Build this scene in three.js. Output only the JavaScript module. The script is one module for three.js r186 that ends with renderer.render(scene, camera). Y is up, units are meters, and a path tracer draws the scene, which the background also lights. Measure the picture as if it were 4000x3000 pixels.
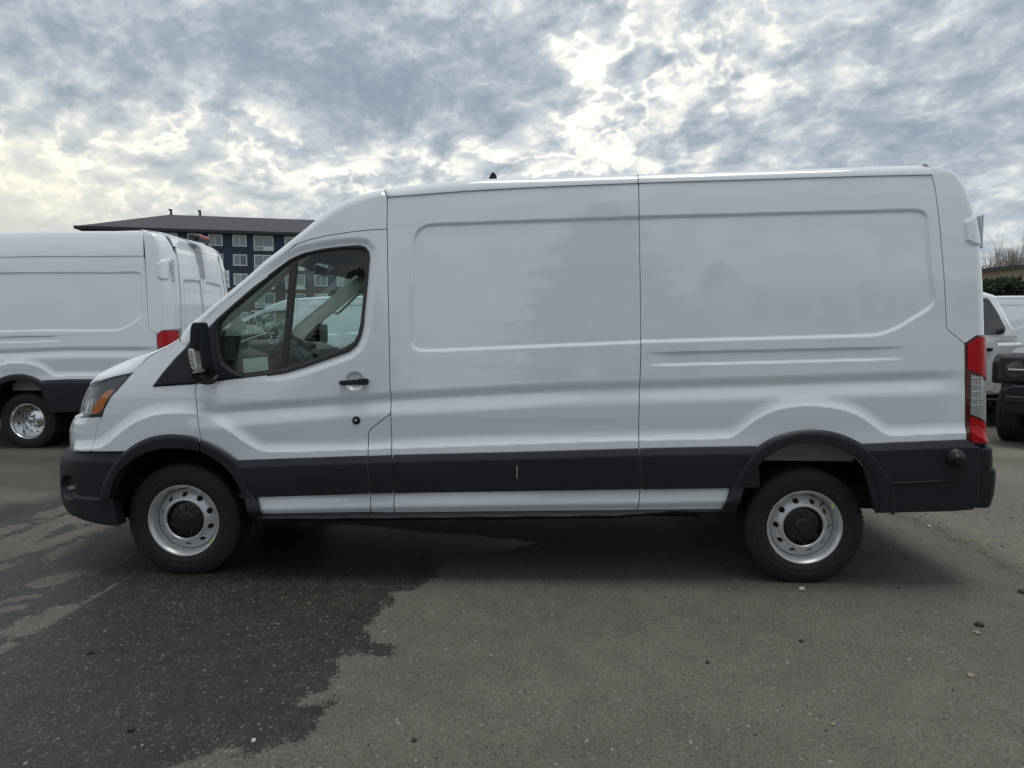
import * as THREE from 'three';
import { mergeGeometries, mergeVertices } from 'three/addons/utils/BufferGeometryUtils.js';
import { RoundedBoxGeometry } from 'three/addons/geometries/RoundedBoxGeometry.js';
import { createNoise2D, createNoise3D } from 'simplex-noise';

// ------------------------------------------------------------------ camera, sky, sun, exposure
const scene = new THREE.Scene();
const CAM = { f: 2700, w: 4000, h: 3000, y: 1.52, pitch: 0.0816, roll: 0.0015 };
const camera = new THREE.PerspectiveCamera(2 * Math.atan(CAM.h / 2 / CAM.f) * 180 / Math.PI, 4 / 3, 0.05, 2000);
camera.position.set(0, CAM.y, 0);
camera.rotation.set(-CAM.pitch, 0, CAM.roll, 'YXZ');
camera.updateMatrixWorld(true);
const renderer = new THREE.WebGLRenderer({ antialias: true });
renderer.toneMapping = THREE.LinearToneMapping;
renderer.toneMappingExposure = 1.22;
renderer.shadowMap.enabled = true;

const V3 = (x, y, z) => new THREE.Vector3(x, y, z);
function rng(seed) { let s = seed >>> 0; return () => { s |= 0; s = s + 0x6D2B79F5 | 0; let t = Math.imul(s ^ s >>> 15, 1 | s); t = t + Math.imul(t ^ t >>> 7, 61 | t) ^ t; return ((t ^ t >>> 14) >>> 0) / 4294967296; }; }
const noise2 = createNoise2D(rng(11)), noise3 = createNoise3D(rng(12));
const clamp = (x, a = 0, b = 1) => Math.min(b, Math.max(a, x));
const lerp = (a, b, t) => a + (b - a) * t;
const sstep = (a, b, x) => { const t = clamp((x - a) / (b - a)); return t * t * (3 - 2 * t); };
function fbm2(x, y, n = 5, gain = 0.5) { let s = 0, a = 1, t = 0; for (let i = 0; i < n; i++) { s += a * noise2(x, y); t += a; a *= gain; x = x * 2.03 + 17.1; y = y * 2.03 - 9.7; } return s / t; }

// a direction through a pixel of the 4000 x 3000 frame, and back
const camInv = camera.matrixWorld.clone().invert();
function pxDir(px, py) { return new THREE.Vector3((px - 2000) / CAM.f, (1500 - py) / CAM.f, -1).applyMatrix4(new THREE.Matrix4().extractRotation(camera.matrixWorld)).normalize(); }
function toPx(v) { const p = v.clone().applyMatrix4(camInv); return [2000 + CAM.f * p.x / -p.z, 1500 - CAM.f * p.y / -p.z]; }
// the point seen at a pixel on the horizontal plane y = h, or at a given distance in front (world -z)
function atY(px, py, h = 0) { const d = pxDir(px, py), t = (h - CAM.y) / d.y; return new THREE.Vector3(d.x * t, h, d.z * t); }
function atZ(px, py, z) { const d = pxDir(px, py), t = z / d.z; return new THREE.Vector3(d.x * t, CAM.y + d.y * t, z); }

{ // sky: broken stratocumulus, brighter in its thin places
  const W = 4096, H = 2048, data = new Float32Array(W * H * 4);
  const azel = (px, py) => { const d = pxDir(px, py); return [Math.atan2(d.x, -d.z), Math.asin(d.y)]; };
  // thick and thin regions of the cover: px, py, half width, half height, strength
  const blobs = [[2330, 330, 220, 430, 0.32], [2620, 420, 500, 330, 0.16], [1900, 640, 500, 140, 0.30], [900, 480, 330, 160, 0.26], [250, 690, 560, 200, 0.36], [1150, 700, 420, 120, 0.24], [2100, 60, 160, 130, 0.22], [3000, 200, 700, 200, 0.10],
    [1150, 250, 620, 170, -0.26], [1500, 420, 420, 140, -0.30], [2050, 260, 180, 280, -0.20], [500, 80, 600, 120, -0.12], [300, 340, 300, 90, -0.10], [3750, 560, 500, 130, -0.22], [3350, 430, 420, 150, -0.14], [1300, 60, 500, 90, -0.12], [800, 690, 200, 60, -0.22], [1180, 760, 200, 40, -0.22], [2520, 520, 200, 80, -0.2], [3700, 100, 400, 200, -0.04]]
    .map(([x, y, w, h, s]) => { const [a, e] = azel(x, y), [a2] = azel(x + w, y), [, e2] = azel(x, y + h); return [a, e, Math.abs(a2 - a), Math.abs(e2 - e), s]; });
  const ramp = [[0, .23, .285, .35], [.22, .30, .355, .42], [.42, .425, .47, .52], [.6, .57, .60, .62], [.78, .77, .77, .73], [1, 1.02, 1.0, .90]];
  const shade = (t, o) => { t = clamp(t); let i = 0; while (i < ramp.length - 2 && t > ramp[i + 1][0]) i++; const a = ramp[i], b = ramp[i + 1], k = clamp((t - a[0]) / (b[0] - a[0])); for (let c = 0; c < 3; c++) o[c] = lerp(a[c + 1], b[c + 1], k); };
  const o = [0, 0, 0];
  for (let r = 0; r < H; r++) {
    const el = ((r + .5) / H - .5) * Math.PI;
    if (el < -0.02) { for (let c = 0; c < W; c++) data.set([.16, .155, .15, 1], (r * W + c) * 4); continue; }
    const y = Math.max(0, Math.sin(el));
    for (let c = 0; c < W; c++) {
      const round = ((c + .5) / W - .5) * 2 * Math.PI, x = Math.cos(round) * Math.cos(el), z = Math.sin(round) * Math.cos(el);
      const k = 1.45 / (y + 0.36), X = x * k, Z = z * k, az = Math.atan2(x, -z);
      const wx = noise2(X * 1.3 + 3, Z * 1.3) * .035, wz = noise2(X * 1.3 - 8, Z * 1.3 + 5) * .035;
      const U = (X + wx) * .8 + (Z + wz) * .6, V = (Z + wz) * .8 - (X + wx) * .6; // slightly drawn out across the wind
      const big = fbm2(U * 1.1, V * 1.3, 3), mid = fbm2(U * 4.2 + 40, V * 4.8, 6, .56), fine = fbm2(U * 20, V * 22, 4, .65);
      let puff = 0, amp = 1; for (let q = 0, f = 4.5; q < 3; q++, f *= 2.1, amp *= .55) puff += amp * (1 - 2 * Math.abs(noise2(U * f + q * 13, V * f * 1.25 + 20))); puff /= 1.85;
      const gp = fbm2(U * 3.1 - 31, V * 3.6 + 11, 6, .56), gap = Math.exp(-((gp / .085) ** 2)) - .28; // bright seams between the banks
      let b = 0;
      for (const q of blobs) { const da = (az - q[0]) / q[2], de = (el - q[1]) / q[3], g = da * da + de * de; if (g < 9) b += q[4] * Math.exp(-g); }
      const left = Math.exp(-(((az + .68) / .34) ** 2) - ((el - .11) / .13) ** 2), calm = 1 - .84 * left;
      let t = .445 + (big * .12 + mid * .42 - puff * .03 + fine * .11 + gap * (.10 + .30 * sstep(.0, .35, b)) * sstep(-.55, .05, mid + big * .5)) * calm + b * (.75 + .8 * mid * calm);
      t = .47 + (t - .47) * 1.12;
      const hz = Math.exp(-y / .07); t = lerp(t, .66 + b * .5 + mid * .08, hz * .7);
      shade(t, o);
      const cream = hz * .4 + .9 * left + .2 * sstep(.6, .9, t);
      const i = (r * W + c) * 4;
      data[i] = o[0] * (1 + .05 * cream); data[i + 1] = o[1] * (1 + .015 * cream); data[i + 2] = o[2] * (1 - .11 * cream); data[i + 3] = 1;
    }
  }
  const sky = new THREE.DataTexture(data, W, H, THREE.RGBAFormat, THREE.FloatType);
  sky.mapping = THREE.EquirectangularReflectionMapping; sky.magFilter = THREE.LinearFilter; sky.minFilter = THREE.LinearFilter; sky.needsUpdate = true;
  scene.background = sky; scene.environment = sky;
}
const sun = new THREE.DirectionalLight(new THREE.Color(1, .96, .9), 1.4);
{ const d = V3(.12, .97, .09).normalize(); sun.position.copy(d.multiplyScalar(60)); sun.target.position.set(0, 0, -5); sun.position.add(sun.target.position); }
sun.castShadow = true; sun.shadow.radius = 56; sun.shadow.mapSize.set(2048, 2048);
Object.assign(sun.shadow.camera, { left: -30, right: 30, top: 30, bottom: -30, near: 1, far: 160 });
scene.add(sun, sun.target);

// ------------------------------------------------------------------ naming and building helpers
const used = new Map();
function numbered(name) { const n = used.get(name) ?? 0; used.set(name, n + 1); return n ? `${name}_${String(n).padStart(3, '0')}` : name; }
function tag(o, label, category, group) { o.userData.label = label; o.userData.category = category; if (group) o.userData.group = group; return o; }
function thing(name, label, category, pos = [0, 0, 0], turn = 0, group) {
  const g = new THREE.Group(); g.name = numbered(name); g.position.set(...pos); g.rotation.y = turn; scene.add(g); return tag(g, label, category, group);
}
function part(name, geometry, material, parent, label) {
  const m = new THREE.Mesh(geometry, material); m.name = name; m.castShadow = m.receiveShadow = true; parent.add(m); if (label) m.userData.label = label; return m;
}
function structure(name, geometry, material) { const m = new THREE.Mesh(geometry, material); m.name = name; m.userData.kind = 'structure'; m.receiveShadow = m.castShadow = true; scene.add(m); return m; }
const strip = (g) => { const h = g.index ? g.toNonIndexed() : g; for (const k of Object.keys(h.attributes)) if (!['position', 'normal', 'uv'].includes(k)) h.deleteAttribute(k); if (!h.attributes.uv) h.setAttribute('uv', new THREE.BufferAttribute(new Float32Array(h.attributes.position.count * 2), 2)); return h; };
const merge = (list) => list.length === 1 ? list[0] : mergeGeometries(list.map(strip));
const moved = (g, x = 0, y = 0, z = 0, rx = 0, ry = 0, rz = 0) => { g.applyMatrix4(new THREE.Matrix4().makeRotationFromEuler(new THREE.Euler(rx, ry, rz)).setPosition(x, y, z)); return g; };
const box = (w, h, d, x = 0, y = 0, z = 0, r = 0) => moved(r ? new RoundedBoxGeometry(w, h, d, 2, Math.min(r, w / 2.01, h / 2.01, d / 2.01)) : new THREE.BoxGeometry(w, h, d), x, y, z);
function tube(points, radius, seg = 24, rad = 8, closed = false) { return new THREE.TubeGeometry(new THREE.CatmullRomCurve3(points.map((p) => p.isVector3 ? p : new THREE.Vector3(...p)), closed), seg, radius, rad, closed); }
const M = (o) => new THREE.MeshPhysicalMaterial(o);
const rgb = (r, g, b) => new THREE.Color().setRGB(r, g, b);

// ------------------------------------------------------------------ flat regions on curved surfaces
function smooth(pts, n = 3, closed = true) { // Chaikin corner cutting
  for (let k = 0; k < n; k++) { const o = []; const L = pts.length; if (!closed) o.push(pts[0]);
    for (let i = 0; i < (closed ? L : L - 1); i++) { const a = pts[i], b = pts[(i + 1) % L]; o.push([a[0] * .75 + b[0] * .25, a[1] * .75 + b[1] * .25], [a[0] * .25 + b[0] * .75, a[1] * .25 + b[1] * .75]); }
    if (!closed) o.push(pts[L - 1]); pts = o; }
  return pts;
}
function dense(pts, m, closed = true) { const o = []; for (let i = 0; i < pts.length - (closed ? 0 : 1); i++) { const a = pts[i], b = pts[(i + 1) % pts.length], n = Math.max(1, Math.ceil(Math.hypot(a[0] - b[0], a[1] - b[1]) / m)); for (let k = 0; k < n; k++) o.push([lerp(a[0], b[0], k / n), lerp(a[1], b[1], k / n)]); } if (!closed) o.push(pts[pts.length - 1]); return o; }
function segDist2(x, y, a, b) { const dx = b[0] - a[0], dy = b[1] - a[1], t = clamp(((x - a[0]) * dx + (y - a[1]) * dy) / (dx * dx + dy * dy || 1e-12)), ex = a[0] + t * dx - x, ey = a[1] + t * dy - y; return ex * ex + ey * ey; }
function sdf(poly, x, y) { // positive inside
  let d = 1e9, inside = false;
  for (let i = 0, j = poly.length - 1; i < poly.length; j = i++) { const a = poly[i], b = poly[j]; const q = segDist2(x, y, a, b); if (q < d) d = q; if ((a[1] > y) !== (b[1] > y) && x < (b[0] - a[0]) * (y - a[1]) / (b[1] - a[1]) + a[0]) inside = !inside; }
  return (inside ? 1 : -1) * Math.sqrt(d);
}
function lineDist(line, x, y) { let d = 1e9; for (let i = 1; i < line.length; i++) { const q = segDist2(x, y, line[i - 1], line[i]); if (q < d) d = q; } return Math.sqrt(d); }
function lineY(line, x) { // height of a left-to-right polyline at x
  if (x <= line[0][0]) return line[0][1]; for (let i = 1; i < line.length; i++) if (x <= line[i][0]) return lerp(line[i - 1][1], line[i][1], (x - line[i - 1][0]) / (line[i][0] - line[i - 1][0])); return line[line.length - 1][1];
}
function bounds(poly) { let a = 1e9, b = -1e9, c = 1e9, d = -1e9; for (const p of poly) { a = Math.min(a, p[0]); b = Math.max(b, p[0]); c = Math.min(c, p[1]); d = Math.max(d, p[1]); } return [a, b, c, d]; }
// The part of surface P(u, v) where field(u, v) > 0, with its cut edges turned inwards by lip metres.
function sheet(P, field, [u0, u1, v0, v1], step, { lip = 0.014, flip = false, back = 0, stepV = step } = {}) {
  const nu = Math.ceil((u1 - u0) / step) + 2, nv = Math.ceil((v1 - v0) / stepV) + 2; u0 -= step / 2; v0 -= stepV / 2;
  const F = new Float32Array((nu + 1) * (nv + 1)), id = (i, j) => j * (nu + 1) + i;
  for (let j = 0; j <= nv; j++) for (let i = 0; i <= nu; i++) F[id(i, j)] = field(u0 + i * step, v0 + j * stepV);
  const pos = [], nor = [], uv = [], idx = [], cornerAt = new Int32Array(F.length).fill(-1), cross = new Map(), e = 0.0025;
  const a = V3(), b = V3(), p = V3(), n = V3();
  const at = (u, v) => { P(u, v, p); P(u + e, v, a).sub(P(u - e, v, n)); b.copy(a); P(u, v + e, a).sub(P(u, v - e, n)); n.crossVectors(b, a).normalize(); };
  const vert = (u, v) => { at(u, v); pos.push(p.x, p.y, p.z); nor.push(n.x, n.y, n.z); uv.push(u, v); return pos.length / 3 - 1; };
  const corner = (i, j) => { const k = id(i, j); if (cornerAt[k] < 0) cornerAt[k] = vert(u0 + i * step, v0 + j * stepV); return cornerAt[k]; };
  const edge = (i, j, k, l) => { const A = id(i, j), B = id(k, l), key = A < B ? A * 4e6 + B : B * 4e6 + A; let q = cross.get(key); if (q === undefined) { const t = clamp(F[A] / (F[A] - F[B]), .001, .999); q = vert(u0 + (i + (k - i) * t) * step, v0 + (j + (l - j) * t) * stepV); cross.set(key, q); } return q; };
  const rim = [];
  for (let j = 0; j < nv; j++) for (let i = 0; i < nu; i++) {
    const c = [[i, j], [i + 1, j], [i + 1, j + 1], [i, j + 1]], s = c.map((q) => F[id(...q)] > 0);
    if (!s[0] && !s[1] && !s[2] && !s[3]) continue;
    const poly = [], out = [];
    for (let k = 0; k < 4; k++) { const q = c[k], r = c[(k + 1) % 4]; if (s[k]) { poly.push(corner(...q)); out.push(0); } if (s[k] !== s[(k + 1) % 4]) { poly.push(edge(...q, ...r)); out.push(s[k] ? 1 : 2); } }
    for (let k = 2; k < poly.length; k++) idx.push(poly[0], poly[k - 1], poly[k]);
    for (let k = 0; k < poly.length; k++) { const m = (k + 1) % poly.length; if (out[k] === 1 && out[m] === 2) rim.push([poly[k], poly[m]]); }
  }
  if (lip) for (const [q, r] of rim) {
    const A = V3(pos[q * 3], pos[q * 3 + 1], pos[q * 3 + 2]), B = V3(pos[r * 3], pos[r * 3 + 1], pos[r * 3 + 2]), nA = V3(nor[q * 3], nor[q * 3 + 1], nor[q * 3 + 2]), nB = V3(nor[r * 3], nor[r * 3 + 1], nor[r * 3 + 2]);
    const o = V3().subVectors(B, A).cross(nA); if (o.lengthSq() < 1e-14) continue; o.normalize();
    const C = A.clone().addScaledVector(nA, -lip), D = B.clone().addScaledVector(nB, -lip), k = pos.length / 3;
    for (const w of [A, B, D, C]) { pos.push(w.x, w.y, w.z); nor.push(o.x, o.y, o.z); uv.push(0, 0); }
    idx.push(k, k + 2, k + 1, k, k + 3, k + 2);
  }
  if (flip) for (let k = 0; k < idx.length; k += 3) { const t = idx[k]; idx[k] = idx[k + 1]; idx[k + 1] = t; }
  const g = new THREE.BufferGeometry();
  g.setAttribute('position', new THREE.Float32BufferAttribute(pos, 3)); g.setAttribute('normal', new THREE.Float32BufferAttribute(nor, 3)); g.setAttribute('uv', new THREE.Float32BufferAttribute(uv, 2)); g.setIndex(idx);
  return g;
}
// a mesh over a rows x columns net of points, normals averaged
function net(rows, flip = false) {
  const R = rows.length, C = rows[0].length, pos = [], uv = [], idx = [];
  for (let i = 0; i < R; i++) for (let j = 0; j < C; j++) { const p = rows[i][j]; pos.push(p.x, p.y, p.z); uv.push(j / (C - 1), i / (R - 1)); }
  for (let i = 0; i < R - 1; i++) for (let j = 0; j < C - 1; j++) { const a = i * C + j, b = a + 1, c = a + C, d = c + 1; if (flip) idx.push(a, c, b, b, c, d); else idx.push(a, b, c, b, d, c); }
  const g = new THREE.BufferGeometry(); g.setAttribute('position', new THREE.Float32BufferAttribute(pos, 3)); g.setAttribute('uv', new THREE.Float32BufferAttribute(uv, 2)); g.setIndex(idx); g.computeVertexNormals(); return g;
}

// ------------------------------------------------------------------ the van's shape: x back along the van from the front axle, y up, z = 0 its widest plane on the driver's side
const VAN = { pos: [-2.0141, 0, -4.0853], turn: -0.0372, half: 1.03 };
const vanM = new THREE.Matrix4().makeRotationY(VAN.turn).setPosition(...VAN.pos);
const vanPx = (p) => toPx(p.clone().applyMatrix4(vanM));
const vanRayO = V3(0, CAM.y, 0).applyMatrix4(vanM.clone().invert());
function vanRay(px, py) { return pxDir(px, py).applyMatrix4(new THREE.Matrix4().extractRotation(vanM.clone().invert())); }
function L(px, py, z) { const d = vanRay(px, py), t = (z - vanRayO.z) / d.z; return V3(vanRayO.x + d.x * t, vanRayO.y + d.y * t, z); } // seen at a pixel, in the van's plane z
const US = -0.42, FL = 0.95, FB = 0.62, RA = 0.10, RL = 0.30, RB = 0.24;
const table = (list) => (y) => lineY(list, y);
function tumble(y) { return y > 1.0 ? -0.045 * (y - 1.0) - 0.035 * (y - 1.0) ** 2 * (y < 2.6 ? 1 : 0) - (y >= 2.6 ? 0.09 : 0) : -0.012 * sstep(.8, .3, y); }
const taper = (x, y) => -0.055 * sstep(0.85, -0.35, x) * sstep(1.1, 1.6, y);
function makeBase(xf, xr, side = () => 0) {
  return (u, y, out) => {
    let x = u, z = side(y); const f = xf(y), r = xr(y), ur = r - RA;
    if (u < US) { const t = Math.min((US - u) / FL, 1) * Math.PI / 2; x = US - (US - f) * Math.sin(t); z -= FB * (1 - Math.cos(t)) + Math.max(0, US - u - FL); }
    else if (u > ur) { const t = Math.min((u - ur) / RL, 1) * Math.PI / 2; x = ur + RA * Math.sin(t); z -= RB * (1 - Math.cos(t)) + Math.max(0, u - ur - RL); }
    z += tumble(y) + taper(x, y); return out.set(x, y, z);
  };
}
// front and rear profiles, found from the outline seen from the camera: for each height, the x of the nose (or tail) whose outline falls on the traced line
function solveProfile(trace, y0, y1, front, side) {
  const line = trace.slice().sort((a, b) => a[1] - b[1]).map(([px, py]) => [py, px]), list = [], p = V3();
  for (let k = 0; k <= 60; k++) {
    const y = lerp(y0, y1, k / 60); let lo = front ? -1.6 : 3.9, hi = front ? -0.5 : 5.4;
    for (let n = 0; n < 40; n++) {
      const mid = (lo + hi) / 2, base = makeBase(() => mid, () => front ? 9 : mid, side); let best = front ? 1e9 : -1e9, bestY = 0;
      for (let q = 0; q <= 60; q++) { base(front ? US - FL * q / 60 : mid - RA + RL * q / 60, y, p); const s = vanPx(p); if (front ? s[0] < best : s[0] > best) { best = s[0]; bestY = s[1]; } }
      if (best > lineY(line, bestY)) hi = mid; else lo = mid;
    }
    list.push([y, (lo + hi) / 2]);
  }
  return table(list);
}
const xfBody = solveProfile([[380, 1468], [352, 1502], [331, 1540], [318, 1575], [311, 1600], [294, 1625], [281, 1647], [271, 1680], [271, 1712], [275, 1740], [281, 1760]], 0.8, 1.24, true);
const xrBody = solveProfile([[3640, 646], [3700, 655], [3738, 680], [3765, 715], [3786, 765], [3800, 815], [3812, 860], [3822, 930], [3831, 1010], [3838, 1100], [3843, 1250], [3846, 1400], [3847, 1730]], 0.8, 2.49, false);
const bumperSide = (y) => 0.050 * Math.sqrt(clamp((.795 - y) / .085)) - .028;
const xfBumper = solveProfile([[285, 1740], [273, 1748], [254, 1761], [240.7, 1783], [234.7, 1802], [233, 1840], [234, 1894], [236.6, 1926], [242, 1951], [251, 1975], [268, 1994], [289, 2010], [341, 2032], [411, 2048]], 0.28, 0.84, true, bumperSide);
const xrBumper = solveProfile([[3870, 1745], [3872, 1825], [3884, 1830], [3884, 1860], [3878, 1923], [3864, 1970], [3850, 1985]], 0.35, 0.85, false);
const bareBody = makeBase(xfBody, xrBody);
// (u, y) on a surface seen at a pixel
function onto(base) {
  return (q) => {
    if (q.u !== undefined) return [q.u, q.y];
    const [px, py] = q, s = L(px, py, -.03); let u = s.x, y = s.y; const p = V3(), h = 1e-3;
    for (let k = 0; k < 14; k++) {
      const A = vanPx(base(u, y, p)), B = vanPx(base(u + h, y, p)), C = vanPx(base(u, y + h, p)), ex = px - A[0], ey = py - A[1];
      const a = (B[0] - A[0]) / h, b = (C[0] - A[0]) / h, c = (B[1] - A[1]) / h, d = (C[1] - A[1]) / h; let det = a * d - b * c; if (Math.abs(det) < 2e4) det = 2e4 * Math.sign(det || 1);
      u += clamp((ex * d - ey * b) / det, -.12, .12); y += clamp((ey * a - ex * c) / det, -.12, .12); if (Math.abs(ex) + Math.abs(ey) < .05) break;
    }
    return [u, y];
  };
}
const B = onto(bareBody), BB = (list) => list.map(B);

// ------------------------------------------------------------------ outlines on the body, in (u, y)
const RAW = (u, y) => ({ u, y });
const W = (w, y) => RAW(xrBody(y) - RA + w, y);
const O = {};
O.seamB = BB([[1513, 775], [1512, 893], [1514.6, 1047], [1520.7, 1350], [1522, 1431], [1523.5, 1512], [1527, 1556], [1526, 1616], [1530, 1716], [1531.5, 1776], [1543, 1916], [1543.7, 2001]]);
O.seamC = BB([[2490, 700], [2494.8, 723], [2497, 849], [2503, 1196], [2503.6, 1276], [2503.6, 1368], [2496, 1599], [2494, 1753], [2500, 1898], [2487, 1993]]);
O.seamR = BB([[3629, 650], [3638.7, 673], [3641, 689], [3652, 730], [3660, 790], [3668.5, 858], [3676.6, 953], [3686, 1050], [3692.8, 1176], [3697, 1273], [3703, 1289], [3769, 1343]]);
O.gutter = [[727, 1352], [760, 1302], [796, 1250], [859, 1192], [931, 1134], [989, 1086], [1047, 1035], [1110, 990], [1165, 945], [1215, 905], [1270, 867], [1346, 822], [1390, 806], [1444, 787], [1513, 773], [1607, 766], [1800, 752], [2100, 735], [2492, 719], [2906, 706], [3200, 697], [3400, 691], [3641, 687]];
O.sky = [[707, 1318], [735, 1275], [782, 1237], [848, 1181], [920, 1122], [977, 1074], [1034, 1022], [1096, 974], [1140, 938], [1190, 898], [1240, 856], [1315, 802], [1362, 779], [1425, 757], [1505, 741], [1603, 727], [1798, 704], [2099, 694], [2491, 681], [2906, 667], [3200, 658], [3400, 651], [3628, 644]];
O.gutterUY = BB(O.gutter);
O.hoodLow = [[352, 1506], [370, 1495], [390, 1488], [444, 1471], [490, 1461], [521, 1453], [550, 1425], [583, 1392], [620, 1372], [661, 1352], [702, 1327]];
O.hoodTop = [[354, 1498], [366, 1480], [382, 1463], [425, 1439], [480, 1415], [510, 1403], [540, 1392], [577, 1380], [617, 1365.5], [660, 1346.5], [701, 1322]];
O.doorTop = [[796.4, 1250], [859, 1192], [931, 1134.5], [989, 1086], [1047, 1035.6], [1109.8, 990], [1158, 956], [1206, 937], [1278.6, 920], [1375, 905.4], [1447, 898], [1511.5, 894.4]];
O.doorFront = [[746, 1330], [757, 1420], [765.5, 1500], [762.8, 1530], [767, 1571], [775, 1625], [783, 1674], [791, 1712], [800, 1770]];
O.window = BB([[844, 1247], [917, 1182.7], [989, 1120], [1061.6, 1067], [1134, 1014], [1182, 992], [1254.5, 975], [1327, 965.7], [1399, 960], [1423, 965], [1437, 981], [1440, 1004], [1433, 1091], [1423, 1187.5], [1416, 1269.5], [1406, 1313], [1389.5, 1346.6], [1360.6, 1370.7], [1278.6, 1399.7], [1182, 1433], [1110, 1455], [1037.5, 1467], [941, 1479], [880, 1478], [815, 1470], [800, 1330], [815, 1285]]);
O.glass = BB([[854, 1290], [857, 1262], [880.8, 1233], [941, 1182.7], [1037.5, 1100.7], [1114.7, 1038], [1155.6, 1014], [1206, 994.6], [1278.6, 982.6], [1351, 974.4], [1404, 973], [1420.8, 980], [1428, 994.6], [1423, 1081.4], [1413.6, 1187.5], [1406, 1259.8], [1396.7, 1303], [1380, 1334.6], [1341, 1358.7], [1254.5, 1390], [1182, 1416.5], [1114.7, 1438], [1013, 1455], [950, 1465], [902.5, 1440], [873, 1414], [861, 1380], [855, 1332]]);
O.bar = BB([[1131, 1019], [1158, 1012], [1117, 1442], [1095, 1446]]);
O.sail = BB([[589, 1512], [634, 1452], [682.8, 1395], [730, 1347], [760, 1312], [796.5, 1290], [842, 1246], [862, 1230], [880, 1234], [857, 1262], [854, 1290], [855, 1332], [861, 1380], [873, 1414], [902, 1440], [950, 1465], [960, 1482], [941, 1481], [844, 1494], [748, 1505.7], [601, 1515.6]]);
O.archF = [B([445, 2400]), ...smooth(BB([[445.5, 1945], [455, 1894], [471, 1853], [493, 1823], [520, 1802], [560, 1772], [606, 1753], [661, 1745], [715, 1745], [769, 1752], [803, 1760], [863, 1794], [911, 1836], [947.5, 1890], [977, 1957], [990, 2011]]), 2, false), B([990, 2400])];
O.archR = [B([2867, 2400]), ...smooth(BB([[2867, 1985], [2882, 1929], [2911, 1858], [2958, 1800], [3017, 1756], [3082, 1730], [3170, 1724.6], [3258, 1741], [3317, 1767], [3364, 1803], [3399, 1853], [3417, 1905], [3425, 1952], [3411, 1990]]), 2, false), B([3411, 2400])];
O.trimF1 = [...smooth(BB([[402, 1945], [411, 1894], [433, 1845], [457, 1802], [485, 1770], [498, 1758.5], [539, 1728.7], [580, 1708], [620, 1696], [674, 1690], [729, 1693], [770, 1701.5], [789, 1708]]), 2, false), ...BB([[801, 1790], [700, 1900], [500, 2000], [445, 1946]])];
O.trimF2 = [...smooth(BB([[791, 1709], [803, 1714], [863, 1740], [911, 1773], [941, 1794], [962.5, 1842], [983.6, 1903], [1010, 1930], [1026, 1962], [1040, 2002]]), 2, false), ...BB([[990, 2011], [900, 2000], [802, 1790]])];
O.trimFall = [...smooth(BB([[402, 1945], [411, 1894], [433, 1845], [457, 1802], [485, 1770], [498, 1758.5], [539, 1728.7], [580, 1708], [620, 1696], [674, 1690], [729, 1693], [770, 1701.5], [789, 1708], [803, 1714], [863, 1740], [911, 1773], [941, 1794], [962.5, 1842], [983.6, 1903], [1010, 1930], [1026, 1962], [1040, 2002]]), 2, false), ...BB([[990, 2100], [700, 2300], [445, 2100]])];
O.trimR = [...smooth(BB([[2811, 1986], [2841, 1905.6], [2876, 1835], [2923, 1764.6], [2952, 1738], [3005, 1705.8], [3076, 1682], [3158, 1671.7], [3240, 1679], [3305, 1700], [3361, 1729], [3405, 1764.6], [3446, 1817.5], [3481, 1876], [3493, 1917], [3496, 1952], [3496, 1993]]), 2, false), ...BB([[3300, 1997], [2860, 1990]])];
O.trimRall = [...O.trimR.slice(0, -3), ...BB([[3496, 2200], [2811, 2200]])];
O.flare = smooth(BB([[300, 1752], [395, 1752], [425, 1734], [471, 1693], [525, 1652], [593, 1623], [661, 1612], [729, 1612], [778, 1619], [840, 1645], [900, 1682], [950, 1720], [1000, 1752], [1035, 1765], [1100, 1766], [1533, 1751], [2491, 1719], [2838, 1714.5], [2876, 1699], [2930, 1653], [3007, 1607], [3084, 1587.7], [3176, 1584], [3276, 1595.4], [3353, 1622], [3414, 1668], [3460, 1699], [3506, 1701], [3699, 1691.5], [3790, 1689]]), 2, false);
O.flareArea = [...O.flare, [6, .2], [-1.5, .2]];
O.panelL = smooth(dense(BB([[2580, 847], [1715, 877], [1665, 880], [1628, 905], [1617, 950], [1611, 1047], [1605, 1247], [1607, 1340], [1622, 1366], [1680, 1369], [2580, 1332]]), .10), 3);
O.panelR = smooth(dense(BB([[2420, 851], [3568, 822], [3600, 826], [3620, 842], [3625, 925], [3637, 1092], [3648, 1160], [3645, 1190], [3610, 1217], [3506, 1280], [3440, 1305], [3390, 1310], [2420, 1336]]), .10), 3);
O.slot = BB([[2420, 1383], [3530, 1357], [3534, 1401], [2420, 1430]]);
O.ridge = BB([[1250, 832], [1513, 818], [2500, 774], [3600, 750]]);
O.cove = BB([[780, 1585], [1000, 1568], [1520, 1529], [2200, 1492], [3000, 1468], [3583, 1447], [3760, 1442]]);
const HANDLE = B([1385, 1489]), HINGE = BB([[3768, 868], [3800, 846], [3830, 838], [3840, 958], [3800, 952], [3775, 938]]);
const easeIn = (t) => t * t;
O.rocker = BB([[1017, 1936], [1442, 1923], [2487, 1905], [2839, 1899]]);
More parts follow.
